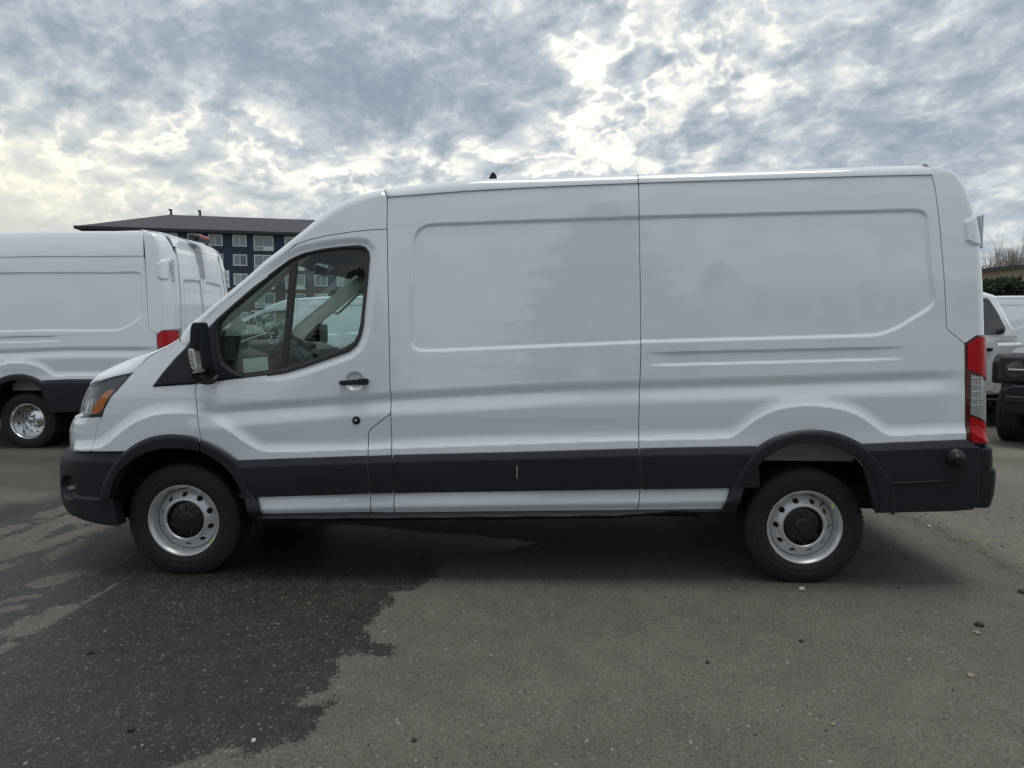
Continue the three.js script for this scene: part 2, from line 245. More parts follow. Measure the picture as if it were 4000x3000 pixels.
function features(u, y) {
  let d = 0;
  if (y < .6 && u > .3 && u < 3.4) { const v = lineY(O.rocker, u) - y; d += .018 * sstep(-.012, .078, v) - .022 * sstep(.078, .13, v); }
  const f = sdf(O.flareArea, u, y); if (f > -.075) d += .0175 * easeIn(clamp((f + .07) / .07));
  if (y > 1.3 && u > 1.3) {
    if (u < 2.76) { const q = sdf(O.panelL, u, y); if (q > -.02) d -= .009 * sstep(-.012, .011, q); }
    else { const q = sdf(O.panelR, u, y); if (q > -.02) d -= .009 * sstep(-.012, .011, q); }
  }
  if (u > 2.6 && y > 1.25 && y < 1.5) { const q = sdf(O.slot, u, y); if (q > -.02) d -= .008 * sstep(-.008, .009, q) * sstep(4.33, 4.05, u) * sstep(2.76, 2.95, u); }
  const r = y - lineY(O.ridge, u); if (r > -.06 && u > .6) d -= .035 * (Math.sqrt(r * r + .0004) + r) / 2 * sstep(.6, 1.0, u);
  const v = lineY(O.cove, u) - y; if (v > -.03 && v < .5) { const k = sstep(-.05, .35, u) * sstep(4.68, 4.35, u); d += k * (-.013 * sstep(-.004, .062, v) + .017 * sstep(.045, .15, v) - .010 * sstep(.10, .32, v) + .006 * sstep(.32, .47, v)); }
  if (u < 1.4 && y > 1.2) { const q = sdf(O.window, u, y); if (q > -.06) d -= .012 * sstep(-.055, -.01, q) * sstep(.35, .9, u); }
  const hx = (u - HANDLE[0]) / .056, hy = (y - HANDLE[1]) / .053, h = hx * hx + hy * hy; if (h < 1.2) d -= .020 * sstep(1.15, .45, h);
  if (u > 4.3) { if (y > 2.1) { const t = clamp((y - 2.395) / .085, 0, .985); d -= .05 * (1 - Math.sqrt(1 - t * t)) * sstep(4.38, 4.45, u); } const q = sdf(HINGE, u, y); if (q > -.03 && y > 1.7) d += .008 * sstep(-.014, .01, q); }
  return d;
}
function surface(base, disp) {
  const a = V3(), b = V3();
  return (u, y, out) => { base(u, y, out); const d = disp(u, y); if (d) { base(u + .004, y, a); base(u - .004, y, b); const tx = a.x - b.x, tz = a.z - b.z, l = Math.hypot(tx, tz) || 1; out.x -= tz / l * d; out.z += tx / l * d; } return out; };
}
const bodyP = surface(bareBody, features);
const archCut = (u, y) => Math.min(-sdf(O.archF, u, y), -sdf(O.archR, u, y));
// offset of plastic trim over the body: rounded towards its own edge
O.mouldTop = BB([[925, 1793], [1442, 1775], [1537, 1772], [1985, 1761], [2496, 1746], [2952, 1737], [3330, 1729], [3766, 1711]]);
const bevelled = (poly, h, r) => { const e = proud(poly, .005, .008); return (u, y) => h * clamp((lineY(O.mouldTop, u) - y) / r) + e(u, y); };
const proud = (poly, h, r) => (u, y) => { const d = clamp(sdf(poly, u, y) / r); return h * Math.sqrt(1 - (1 - d) * (1 - d)); };

// body panels: outline, and whether the wheel arches are cut out
const rev = (l) => l.slice().reverse();
const PANELS = {
  fender: [...BB([[398, 1629], [417, 1579], [433, 1549.5], [460, 1522], [493, 1484], [521, 1453], [583, 1392], [620, 1372], [661, 1352], [702, 1327], [727, 1352]]), ...BB(O.doorFront), ...BB([[700, 1850], [493, 1761.7], [362.7, 1761.7], [374, 1693], [387, 1642]])],
  front_panel: [...BB([[307, 1632], [398, 1628], [387, 1642], [374, 1693], [362.7, 1761.7], [303, 1760.7], [283, 1757]]), [-1.25, .765], [-1.25, .955], [-.95, .955]],
  driver_door: [...BB(O.doorFront), ...BB([[990, 2011], [1030, 2004], [1453, 1998], [1451, 1921], [1440, 1776], [1438, 1702], [1440.7, 1689], [1450, 1675], [1504, 1632]]), ...rev(O.seamB.slice(1, 8)), ...rev(BB(O.doorTop))],
  fuel_door: [...O.seamB.slice(7), ...BB([[1453, 1998], [1451, 1921], [1440, 1776], [1438, 1702], [1440.7, 1689], [1450, 1675], [1504, 1632]])],
  cab_header: [...BB([[1130, 968], ...O.doorTop.slice(6)]), ...O.seamB.slice(0, 2).reverse(), ...rev(O.gutterUY.slice(7, 15).map(([u, y]) => [u - .003, y + .006]))],
  side_panel: [...rev(O.seamB), ...O.gutterUY.slice(14, 19).map(([u, y]) => [u, y + .006]), ...O.seamC.slice(1)],
  rear_side_panel: [...rev(O.seamC.slice(1)), ...O.gutterUY.slice(18, 23).map(([u, y]) => [u, y + .006]), ...O.seamR.slice(2), ...BB([[3769, 1724], [3600, 1750], [3380, 1800], [3140, 1990], [2816, 1990], [2487, 1995]])],
  rear_corner: [...rev(O.seamR.slice(1)), ...BB([[3629, 645]]), ...[W(-.02, 2.472), W(.32, 2.472), W(.32, 2.2), W(.32, 1.8), W(.32, 1.5)].map(B), ...BB([[3844, 1307.4], [3815, 1311], [3790, 1328]])],
};
const TRIMS = { // name, outline, height, edge radius, cut by the arches
  door_moulding: [BB([[925, 1800], [941, 1792.6], [1442, 1775], [1451.5, 1922], [1000, 1937]]), .020, .045],
  fuel_door_moulding: [BB([[1442.5, 1776], [1537, 1772], [1543.5, 1920], [1451.5, 1923]]), .020, .045],
  side_moulding: [BB([[1537, 1772], [1985, 1761], [2496, 1746], [2499, 1905], [1543.5, 1921]]), .020, .045],
  rear_side_moulding: [BB([[2496, 1746], [2700, 1741], [2952, 1737], [2960, 1900], [2499, 1906]]), .020, .045],
  front_arch_moulding: [O.trimF1, .030, .03, true, O.trimFall],
  door_arch_moulding: [O.trimF2, .030, .03, true, O.trimFall],
  rear_arch_moulding: [O.trimR, .032, .035, true, O.trimRall],
  rear_quarter_moulding: [BB([[3330, 1731], [3364, 1728], [3766, 1711.5], [3772, 1722], [3790, 1735], [3807.5, 1738], [3808, 1776], [3802, 1952], [3781, 1983], [3700, 1990], [3400, 1997]]), .024, .045],
};
const cacheG = new Map();
function panelGeo(name, P, field, bb, step, o) { const key = [name, step, JSON.stringify(o)].join('|'); if (!cacheG.has(key)) cacheG.set(key, sheet(P, field, bb, step, o)); return cacheG.get(key); }
const mirrorM = new THREE.Matrix4().makeScale(1, 1, -1).setPosition(0, 0, -2 * VAN.half);
function mirrored(g) { const h = g.clone(); h.applyMatrix4(mirrorM); if (h.index) { const i = h.index.array; for (let k = 0; k < i.length; k += 3) { const t = i[k]; i[k] = i[k + 1]; i[k + 1] = t; } } else for (const at of Object.values(h.attributes)) { const a = at.array, n = at.itemSize; for (let k = 0; k < a.length; k += 3 * n) for (let c = 0; c < n; c++) { const t = a[k + c]; a[k + c] = a[k + n + c]; a[k + n + c] = t; } } return h; }

// ------------------------------------------------------------------ materials
const MAT = {
  paint: M({ name: 'white paint', color: rgb(.72, .76, .795), roughness: .08, clearcoat: 1, clearcoatRoughness: .03 }),
  plastic: M({ name: 'black plastic', color: rgb(.0145, .0165, .0220), roughness: .48, specularIntensity: .6 }),
  cap: M({ name: 'hub cap plastic', color: rgb(.016, .017, .019), roughness: .34 }),
  primer: M({ name: 'grey inner panel', color: rgb(.36, .37, .375), roughness: .6 }),
  satin: M({ name: 'satin black', color: rgb(.018, .018, .02), roughness: .35 }),
  dark: M({ name: 'dark underside', color: rgb(.012, .012, .013), roughness: .9 }),
  lining: M({ name: 'grey lining', color: rgb(.16, .155, .15), roughness: .95 }),
  headliner: M({ name: 'headliner', color: rgb(.10, .105, .11), roughness: .95 }),
  trimTan: M({ name: 'pillar trim', color: rgb(.62, .60, .54), roughness: .8 }),
  dash: M({ name: 'dashboard plastic', color: rgb(.065, .068, .074), roughness: .6 }),
  glass: M({ name: 'green tinted glass', color: rgb(.80, .93, .89), transmission: 1, thickness: 0, roughness: .0, ior: 1.5 }),
  darkGlass: M({ name: 'privacy glass', color: rgb(.02, .02, .022), roughness: .08, clearcoat: 1 }),
  rubber: M({ name: 'tyre rubber', color: rgb(.0125, .0128, .0140), roughness: .72 }),
  steel: M({ name: 'silver wheel paint', color: rgb(.60, .61, .62), roughness: .34, metalness: .5, clearcoat: .3, clearcoatRoughness: .2 }),
  chrome: M({ name: 'polished steel', color: rgb(.72, .73, .74), roughness: .16, metalness: 1 }),
  red: M({ name: 'red lens', color: rgb(.40, .004, .008), roughness: .25, clearcoat: .35, clearcoatRoughness: .02, specularIntensity: .3 }),
  redDark: M({ name: 'dark red lens', color: rgb(.085, .004, .007), roughness: .12, clearcoat: 1, clearcoatRoughness: .02 }),
  amber: M({ name: 'amber reflector', color: rgb(.52, .13, .012), roughness: .2, clearcoat: 1 }),
  lens: M({ name: 'clear lens', color: rgb(.97, .98, .98), transmission: 1, thickness: 0, roughness: .02, ior: 1.5 }),
  silver: M({ name: 'reflector', color: rgb(.62, .64, .66), roughness: .22, metalness: .9 }),
  paper: M({ name: 'paper', color: rgb(.62, .66, .62), roughness: .9 }),
  ink: M({ name: 'marker', color: rgb(.8, .82, .84), roughness: .8 }),
  mirror: M({ name: 'mirror glass', color: rgb(.8, .8, .8), roughness: .03, metalness: 1 }),
  lime: M({ name: 'lime sticker', color: rgb(.45, .75, .03), roughness: .6 }),
};

// ------------------------------------------------------------------ wheels (axle along z, outer face towards +z)
function tyreGeo(R, w, rim, sag) {
  const g = []; const hw = w / 2, pts = [[rim, hw - .030], [rim + .006, hw - .012], [rim + .02, hw - .004], [rim + .040, hw - .001], [rim + .041, hw + .0012], [rim + .044, hw + .0012], [rim + .045, hw - .0005], [rim + .055, hw], [rim + .068, hw - .001], [rim + .069, hw + .0015], [rim + .072, hw + .0015], [rim + .073, hw - .002], [rim + .08, hw - .003], [rim + .083, hw - .0015], [rim + .09, hw - .004], [R - .022, hw - .012], [R - .008, hw - .024], [R - .002, hw - .042]];
  const back = pts.map(([r, z]) => [r, -z]).reverse();
  const groove = []; for (const z of [.05, 0, -.05]) groove.push([R, z + .012], [R - .008, z + .008], [R - .008, z - .008], [R, z - .012]);
  const prof = [...pts, ...groove, ...back];
  const lathe = new THREE.LatheGeometry(prof.map(([r, z]) => new THREE.Vector2(r, -z)), 96); moved(lathe, 0, 0, 0, Math.PI / 2 * -1);
  const p = lathe.attributes.position; g.push(toFlatBottom(lathe, sag));
  const n = 68; for (let k = 0; k < n; k++) { const a = k / n * 2 * Math.PI; for (const s of [1, -1]) { const b = box(.009, .026, .022, 0, R - .0190, s * (hw - .029)); b.rotateX(0); const m = new THREE.Matrix4().makeRotationZ(a + (s > 0 ? 0 : .04)); b.applyMatrix4(m); g.push(toFlatBottom(b, sag)); } }
  return merge(g);
}
function toFlatBottom(g, sag) { const p = g.attributes.position; for (let i = 0; i < p.count; i++) { const y = p.getY(i); if (y < -sag) { p.setZ(i, p.getZ(i) * (1 + (-sag - y) * 1.2)); p.setY(i, -sag); } } g.computeVertexNormals(); return g; }
function lathe(prof, n = 72) { const g = new THREE.LatheGeometry(prof.map(([r, z]) => new THREE.Vector2(r, -z)), n); return moved(g, 0, 0, 0, -Math.PI / 2); }
function discGeo(profile, r0, r1, holes) { // dished steel disc with oval holes: profile maps radius to z
  const P = (u, v, out) => { const z = lineY(profile, v); return out.set(Math.cos(-u) * v, Math.sin(-u) * v, z); };
  const f = (u, v) => { let d = Math.min(v - r0, r1 - v); for (const h of holes) { let a = u - h[0]; a = Math.atan2(Math.sin(a), Math.cos(a)); const e = Math.sqrt((a * h[1] / h[2]) ** 2 + ((v - h[1]) / h[3]) ** 2); d = Math.min(d, (e - 1) * Math.min(h[2], h[3])); } return d; };
  return sheet((u, v, o) => P(u / .15, v, o), (u, v) => f(u / .15, v), [0, 2 * Math.PI * .15, r0 - .003, r1 + .003], .005, { lip: .012 });
}
function makeWheel(parent, x, y, z, kind, spin = 0, far = false) {
  const w = new THREE.Group(); w.name = 'wheel'; w.position.set(x, y, z); w.rotation.y = far ? Math.PI : 0; parent.add(w);
  const key = 'wheel' + kind; if (!cacheG.has(key)) {
    const c = { tyre: tyreGeo(.355, .235, .212, kind === 'dual' ? .345 : .337) };
    if (kind === 'steel') {
      const holes = [...Array(10)].map((_, k) => [k / 10 * 2 * Math.PI, .157, .0185, .0145]);
      c.rim = merge([lathe([[.222, .098], [.2225, .108], [.2195, .111], [.213, .108], [.209, .100], [.200, .092], [.1975, .080], [.199, .070], [.193, .055], [.188, .03], [.186, .0], [.18, -.10], [.2, -.11]]), discGeo([[.115, .082], [.122, .094], [.132, .092], [.142, .082], [.160, .066], [.172, .055], [.189, .044]], .116, .187, holes)]);
      c.holeBacking = lathe([[.118, .055], [.142, .058], [.160, .044], [.172, .034], [.184, .022]]);  // dark sheet added behind the disc, stands in for shade in its holes
      c.cap = merge([lathe([[.0, .088], [.038, .088], [.042, .083], [.044, .078], [.050, .077], [.06, .078], [.09, .073], [.112, .062], [.121, .055]]), ...[...Array(5)].flatMap((_, k) => { const a = k / 5 * 2 * Math.PI + .3; const g = tube([[.052, -.018, .078], [.066, -.026, .081], [.090, -.026, .078], [.100, -.016, .073]], .0032, 10, 5), h = tube([[.052, .018, .078], [.066, .026, .081], [.090, .026, .078], [.100, .016, .073]], .0032, 10, 5); return [moved(g, 0, 0, 0, 0, 0, a), moved(h, 0, 0, 0, 0, 0, a), moved(new THREE.SphereGeometry(.010, 8, 6), Math.cos(a + .63) * .088, Math.sin(a + .63) * .088, .069)]; })]);
    } else {
      const holes = [...Array(12)].map((_, k) => [k / 12 * 2 * Math.PI, .150, .013, .0125]);
      c.rim = merge([lathe([[.222, .098], [.2225, .108], [.2195, .111], [.213, .108], [.209, .100], [.200, .090], [.198, .05], [.192, .03], [.186, -.02], [.18, -.06]]), discGeo([[.085, -.005], [.10, -.004], [.12, -.012], [.15, -.028], [.186, -.05]], .05, .187, holes)]);
      c.cap = merge([lathe([[0, .05], [.035, .05], [.043, .045], [.046, .02], [.06, .012], [.085, .004], [.10, -.004]]), ...[...Array(6)].map((_, k) => moved(lathe([[0, .035], [.010, .035], [.0125, .03], [.013, 0]], 10), Math.cos(k * 1.047) * .068, Math.sin(k * 1.047) * .068, 0))]);
    }
    cacheG.set(key, c);
  }
  const c = cacheG.get(key);
  part('tyre', c.tyre, MAT.rubber, w);
  if (c.holeBacking) part('dark_backing', c.holeBacking, MAT.dark, w);
  const r = part('rim', c.rim, kind === 'steel' ? MAT.steel : MAT.chrome, w); r.rotation.z = spin;
  const k = part('hub_cap', c.cap, kind === 'steel' ? MAT.cap : MAT.chrome, w); k.rotation.z = spin;
  return w;
}

// ------------------------------------------------------------------ ground: worn asphalt, wet at the lower left, gravelly beyond
{
  const g2 = (list) => list.map(([px, py]) => { const p = atY(px, py); return [p.x, p.z]; });
  const C = (list, s, x0, y0) => list.map(([x, y]) => [x / s + x0, y / s + y0]);
  const wetPoly = g2([...C([[2330, 130], [2200, 165], [2080, 180], [1990, 205], [1900, 215], [1880, 265], [1860, 300], [1790, 335], [1700, 345], [1725, 380], [1650, 405], [1625, 430], [1630, 465], [1580, 500], [1600, 540], [1595, 562], [1650, 556], [1692, 570], [1690, 605], [1640, 616], [1560, 606], [1500, 603], [1470, 640], [1472, 680], [1450, 730], [1430, 765], [1350, 795], [1300, 822], [1380, 825], [1450, 802], [1420, 850], [1390, 890], [1390, 930], [1330, 960], [1330, 985], [1200, 1005], [1130, 1030], [1030, 1040], [960, 1028], [900, 1060], [800, 1078], [700, 1106]], 1.106, 0, 2000), [480, 3200], [-1400, 3400], [-1400, 2200], [300, 2120], [700, 2060], [1400, 2050]]);
  const joint = g2([[588, 2203], [0, 2560]]), jd = [joint[1][0] - joint[0][0], joint[1][1] - joint[0][1]], jl = Math.hypot(...jd); jd[0] /= jl; jd[1] /= jl; const jn = [-jd[1], jd[0]];
  const across = (x, z) => (x - joint[0][0]) * jn[0] + (z - joint[0][1]) * jn[1], along = (x, z) => (x - joint[0][0]) * jd[0] + (z - joint[0][1]) * jd[1];
  const sgn = Math.sign(across(...g2([[0, 2100]])[0]));
  const seam = g2([[3380, 1960], [3560, 2030], [3700, 2085], [3850, 2170], [4000, 2245], [4300, 2380]]);
  const dryBits = [[[165, 2275], [350, 2230], .10], [[95, 2455], [250, 2390], .13], [[60, 2340], [120, 2330], .05], [[120, 2145], [380, 2060], .10], [[10, 2130], [260, 2020], .08], [[0, 2390], [60, 2370], .06], [[0, 2545], [20, 2530], .05]].map(([a, b, r]) => [...g2([a, b]), r]);
  // coarse tables of the distances, read back by interpolation
  const X0 = -5, X1 = 5, Z0 = -9, Z1 = -1.4, ST = .02, NX = Math.round((X1 - X0) / ST) + 1, NZ = Math.round((Z1 - Z0) / ST) + 1;
  const wetD = new Float32Array(NX * NZ); for (let j = 0; j < NZ; j++) for (let i = 0; i < NX; i++) wetD[j * NX + i] = sdf(wetPoly, X0 + i * ST, Z0 + j * ST);
  const look = (x, z) => { const a = clamp((x - X0) / ST, 0, NX - 1.001), b = clamp((z - Z0) / ST, 0, NZ - 1.001), i = a | 0, j = b | 0, s = a - i, t = b - j, k = j * NX + i; return lerp(lerp(wetD[k], wetD[k + 1], s), lerp(wetD[k + NX], wetD[k + NX + 1], s), t); };
  const near = (x, z) => sstep(5, 4, Math.abs(x)) * sstep(-9, -8, z);
  function wetness(x, z) {
    const rag = .07 * fbm2(x * 5, z * 5, 5, .65) + .022 * noise2(x * 40, z * 40) + .012 * noise2(x * 110, z * 110);
    let w = sstep(-.016, .016, look(x, z) + rag * sstep(-.4, .0, -Math.abs(look(x, z)) + .2));
    const a = across(x, z) * sgn;
    if (a > -.02) { // beyond the joint: streaks, with dry patches
      const s = fbm2(along(x, z) * .7 + 5, a * 2.6, 4, .55) + .25 * fbm2(x * 9, z * 9, 3);
      let v = sstep(.10, -.02, s - .30 + .25 * sstep(.3, 1.2, a));
      for (const [p, q, r] of dryBits) { const d = Math.sqrt(segDist2(x, z, p, q)) + .05 * fbm2(x * 8 + 3, z * 8, 3) + .02 * noise2(x * 50, z * 50); v = Math.min(v, sstep(r * .75, r * .95, d)); }
      w = Math.min(1, lerp(w, v, sstep(-.02, .02, a)));
    }
    return lerp(w, dampShadeFar(x, z), sstep(-5.9, -6.8, z) * sstep(-.6, -1.8, x));  // far left runs into damp plus painted shade by the left van
  }
  const dampShadeFar = (x, z) => (.62 + .3 * noise2(x * .7, z * .9 + 40)) * sstep(-.6, -1.8, x) * sstep(-13, -10, z);  // damp carried on at far left, with shade near the left van painted in
  function tone(x, z, o, far = 0) { // albedo of the ground's broad patches
    const n = fbm2(x * .55 + 9, z * .55, far ? 2 : 4), m = far ? 0 : fbm2(x * 3, z * 3 + 30, 3);
    let k = .102 * (1 + .20 * n + .12 * m), r = 1, g = .945, b = .80;
    const sd = z < lineY(seam.map((p) => p), x) && x > 1.2 ? 1 : 0, dl = x > 1.0 ? lineDist(seam, x, z) : 9;
    if (sd) k *= lerp(1, 1.28, sstep(0, .25, dl));
    if (dl < .3) { const q = Math.exp(-((dl / .07) ** 2)) * (.5 + .5 * fbm2(x * 6, z * 6, 3)); k *= 1 - .45 * q; g += .05 * q; }
    if (z < -6.8) { const f = sstep(-6.8, -9, z), q = fbm2(x * .35, z * .8 + 70, 2); k *= 1 + f * (.15 + .5 * q); g += .03 * f * sstep(-.1, .5, fbm2(x * .6 + 3, z * .9, 2)); b -= .06 * f; }
    o[0] = k * r; o[1] = k * g; o[2] = k * b; return o;
  }
  const srgb = (v) => { v = clamp(v); return 255 * (v < .0031308 ? 12.92 * v : 1.055 * v ** (1 / 2.4) - .055); };
  const nx0 = -4.0, nx1 = 4.0, nz0 = -6.8, nz1 = -1.9, S = 2048;
  function nearTile(x0, x1, seed) {
    const cell = Float32Array.from({ length: 262144 }, rng(seed + 90)).map((v) => v - .5), lin = new Float32Array(S * S * 3), hgt = new Float32Array(S * S), wet = new Float32Array(S * S), r = rng(seed), o = [0, 0, 0], dx = (x1 - x0) / S, dz = (nz1 - nz0) / S;
    // broad tone and wetness every 8 pixels and every 2 pixels
    const T = 8, nt = S / T + 1, tn = new Float32Array(nt * nt * 3); for (let j = 0; j < nt; j++) for (let i = 0; i < nt; i++) { tone(x0 + i * T * dx, nz1 - j * T * dz, o); tn.set(o, (j * nt + i) * 3); }
    const tn2 = new Float32Array(nt * nt); for (let j = 0; j < nt; j++) for (let i = 0; i < nt; i++) tn2[j * nt + i] = fbm2((x0 + i * T * dx) * 7, (nz1 - j * T * dz) * 7 + 50, 4, .6);
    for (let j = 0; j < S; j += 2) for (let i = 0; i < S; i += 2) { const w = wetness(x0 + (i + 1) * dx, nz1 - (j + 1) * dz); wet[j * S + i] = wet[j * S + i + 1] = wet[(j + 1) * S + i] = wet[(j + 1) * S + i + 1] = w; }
    for (let j = 0; j < S; j++) for (let i = 0; i < S; i++) {
      const k = j * S + i, a = i / T, b = j / T, ia = a | 0, ib = b | 0, s = a - ia, t = b - ib, q = (ib * nt + ia) * 3, w = wet[k], mot = tn2[ib * nt + ia], g = (r() + r() + r() - 1.5) * .42 + cell[((j * .31 | 0) * 641 + (i * .27 | 0)) & 262143] * .42;
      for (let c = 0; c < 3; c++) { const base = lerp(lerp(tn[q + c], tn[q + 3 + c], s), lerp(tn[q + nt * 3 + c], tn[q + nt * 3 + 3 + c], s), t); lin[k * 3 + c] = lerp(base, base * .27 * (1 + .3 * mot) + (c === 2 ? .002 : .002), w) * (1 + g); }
      hgt[k] = .45 + g * .3;
    }
    const N = 90000; for (let n = 0; n < N; n++) { // aggregate: chips of stone bedded in the tar
      const ci = r() * S, cj = r() * S, big = r() ** 7, ra = .8 + big * 3.4, rb = ra * (.5 + .5 * r()), an = r() * Math.PI, ca = Math.cos(an), sa = Math.sin(an), k0 = (cj | 0) * S + (ci | 0), w = wet[k0];
      const light = r(), warm = .92 + .16 * r(), v = light < .50 ? lerp(.10, .21, r()) * (1 - .50 * w) : light < .95 ? lerp(.03, .10, r()) * (1 - .4 * w) : lerp(.22, .38, r()) * (1 - .25 * w), al = lerp(.70, .75, w) * (.45 + .55 * r());
      const R = Math.ceil(ra + 1); for (let y = -R; y <= R; y++) for (let x = -R; x <= R; x++) { const i = (ci | 0) + x, j = (cj | 0) + y; if (i < 0 || j < 0 || i >= S || j >= S) continue; const u = (x * ca + y * sa) / ra, q = (-x * sa + y * ca) / rb, d = u * u + q * q; if (d > 1.3) continue; const f = al * clamp((1.3 - d) / .6), k = j * S + i; lin[k * 3] = lerp(lin[k * 3], v * warm, f); lin[k * 3 + 1] = lerp(lin[k * 3 + 1], v * (.5 + .5 * warm) * .975, f); lin[k * 3 + 2] = lerp(lin[k * 3 + 2], v * .93, f); hgt[k] = Math.max(hgt[k], .5 + f * .5 * (ra / 4.5)); }
    }
    for (let n = 0; n < 42000; n++) { // where it is wet the larger chips stand out pale
      const ci = r() * S, cj = r() * S, k0 = (cj | 0) * S + (ci | 0), rr = r(), ra = 1.3 + r() ** 3 * 3.2, rb = ra * (.45 + .4 * r()), an = r() * Math.PI, ca = Math.cos(an), sa = Math.sin(an), v = lerp(.05, .165, rr ** 1.6), warm = .94 + .12 * r(), al = .35 + .55 * r(); if (wet[k0] < .6 || r() > .35 + .9 * (.5 + tn2[((cj / T) | 0) * nt + ((ci / T) | 0)])) continue;
      const R = Math.ceil(ra + 1); for (let y = -R; y <= R; y++) for (let x = -R; x <= R; x++) { const i = (ci | 0) + x, j = (cj | 0) + y; if (i < 0 || j < 0 || i >= S || j >= S) continue; const u = (x * ca + y * sa) / ra, q = (-x * sa + y * ca) / rb, d = u * u + q * q; if (d > 1.3) continue; const f = al * clamp((1.3 - d) / .6), k = j * S + i; lin[k * 3] = lerp(lin[k * 3], v * warm, f); lin[k * 3 + 1] = lerp(lin[k * 3 + 1], v * .97, f); lin[k * 3 + 2] = lerp(lin[k * 3 + 2], v * .90, f); hgt[k] = Math.max(hgt[k], .5 + f * .5 * (ra / 4.5)); }
    }
    const data = new Uint8Array(S * S * 4), H2 = S / 2, bump = new Uint8Array(H2 * H2 * 4);
    for (let k = 0; k < S * S; k++) { data[k * 4] = srgb(lin[k * 3]); data[k * 4 + 1] = srgb(lin[k * 3 + 1]); data[k * 4 + 2] = srgb(lin[k * 3 + 2]); data[k * 4 + 3] = 255; }
    for (let j = 0; j < H2; j++) for (let i = 0; i < H2; i++) { const k = (j * 2) * S + i * 2, q = (j * H2 + i) * 4, h = (hgt[k] + hgt[k + 1] + hgt[k + S] + hgt[k + S + 1]) / 4; bump[q] = bump[q + 2] = clamp(h) * 255; bump[q + 1] = 255 * lerp(.93, .50, wet[k]); bump[q + 3] = 255; }
    const tex = (d, n, cs) => { const t = new THREE.DataTexture(d, n, n); t.magFilter = t.minFilter = THREE.LinearFilter; if (cs) t.colorSpace = THREE.SRGBColorSpace; t.needsUpdate = true; return t; };
    const tb = tex(bump, H2); return M({ name: 'asphalt', map: tex(data, S, true), roughnessMap: tb, roughness: 1, bumpMap: tb, bumpScale: .004, specularIntensity: .6 });
  }
  const mats = [nearTile(nx0, 0, 5), nearTile(0, nx1, 6)];
  { const n = 1024, d = new Uint8Array(n * n * 4), r = rng(9), lin = new Float32Array(n * n).fill(.5); for (let k = 0; k < n * n; k++) lin[k] = .5 + (r() + r() - 1) * .16; for (let q = 0; q < 9000; q++) { const ci = r() * n, cj = r() * n, ra = 1 + r() ** 3 * 3, v = r() < .6 ? .65 + r() * .3 : .2 + .2 * r(), R = Math.ceil(ra); for (let y = -R; y <= R; y++) for (let x = -R; x <= R; x++) if (x * x + y * y < ra * ra) { const k = (((cj | 0) + y + n) % n) * n + ((ci | 0) + x + n) % n; lin[k] = lerp(lin[k], v, .6); } }
    for (let k = 0; k < n * n; k++) { d[k * 4] = d[k * 4 + 1] = d[k * 4 + 2] = srgb(lin[k] * 1.95); d[k * 4 + 3] = 255; }
    const t = new THREE.DataTexture(d, n, n); t.wrapS = t.wrapT = THREE.RepeatWrapping; t.magFilter = THREE.LinearFilter; t.colorSpace = THREE.SRGBColorSpace; t.needsUpdate = true; mats.push(M({ name: 'far asphalt', map: t, vertexColors: true, roughness: .95 })); }
  // one sheet: two near quads and a far net round them
  const pos = [], uv = [], col = [], idx = [], groups = [], o = [0, 0, 0]; const add = (x, z, u, v, c) => { pos.push(x, 0, z); uv.push(u, v); col.push(...c); return pos.length / 3 - 1; };
  for (const [x0, x1] of [[nx0, 0], [0, nx1]]) { const w = [1, 1, 1], a = add(x0, nz1, 0, 0, w), b = add(x1, nz1, 1, 0, w), c = add(x1, nz0, 1, 1, w), d = add(x0, nz0, 0, 1, w), s = idx.length; idx.push(a, b, c, a, c, d); groups.push([s, 6]); }
  const axis = (a, b, fine, cuts) => { const s = new Set(cuts); let v = a; for (let x = a; x <= b + 1e-6; x += fine) s.add(+x.toFixed(3)); for (const e of [14, 20, 28, 40, 60, 90, 140, 220, 360, 600]) { s.add(a - e); s.add(b + e); } return [...s].sort((p, q) => p - q); };
  const xs = axis(-16, 16, .25, [nx0, 0, nx1]), zs = axis(-22, 2, .2, [nz0, nz1]), ids = new Map(); const s0 = idx.length;
  const vid = (i, j) => { const k = i * 10000 + j; if (!ids.has(k)) { const x = xs[i], z = zs[j]; tone(x, z, o, 1); const w = z > -6.9 ? wetness(x, z) * (x < 2 ? 1 : 0) : dampShadeFar(x, z); ids.set(k, add(x, z, x / 3, z / 3, o.map((v) => lerp(v, v * .35, w)))); } return ids.get(k); };  // far darkening holds damp and the left van's shade, both as colour
  for (let i = 0; i < xs.length - 1; i++) for (let j = 0; j < zs.length - 1; j++) { const mx = (xs[i] + xs[i + 1]) / 2, mz = (zs[j] + zs[j + 1]) / 2; if (mx > nx0 && mx < nx1 && mz > nz0 && mz < nz1) continue; const a = vid(i, j), b = vid(i + 1, j), c = vid(i + 1, j + 1), d = vid(i, j + 1); idx.push(a, d, c, a, c, b); }
  groups.push([s0, idx.length - s0]);
  const g = new THREE.BufferGeometry(); g.setAttribute('position', new THREE.Float32BufferAttribute(pos, 3)); g.setAttribute('uv', new THREE.Float32BufferAttribute(uv, 2)); g.setAttribute('color', new THREE.Float32BufferAttribute(col, 3)); g.setAttribute('normal', new THREE.Float32BufferAttribute(pos.map((_, k) => k % 3 === 1 ? 1 : 0), 3)); g.setIndex(idx); groups.forEach(([s, n], k) => g.addGroup(s, n, k));
  structure('ground', g, mats);
}

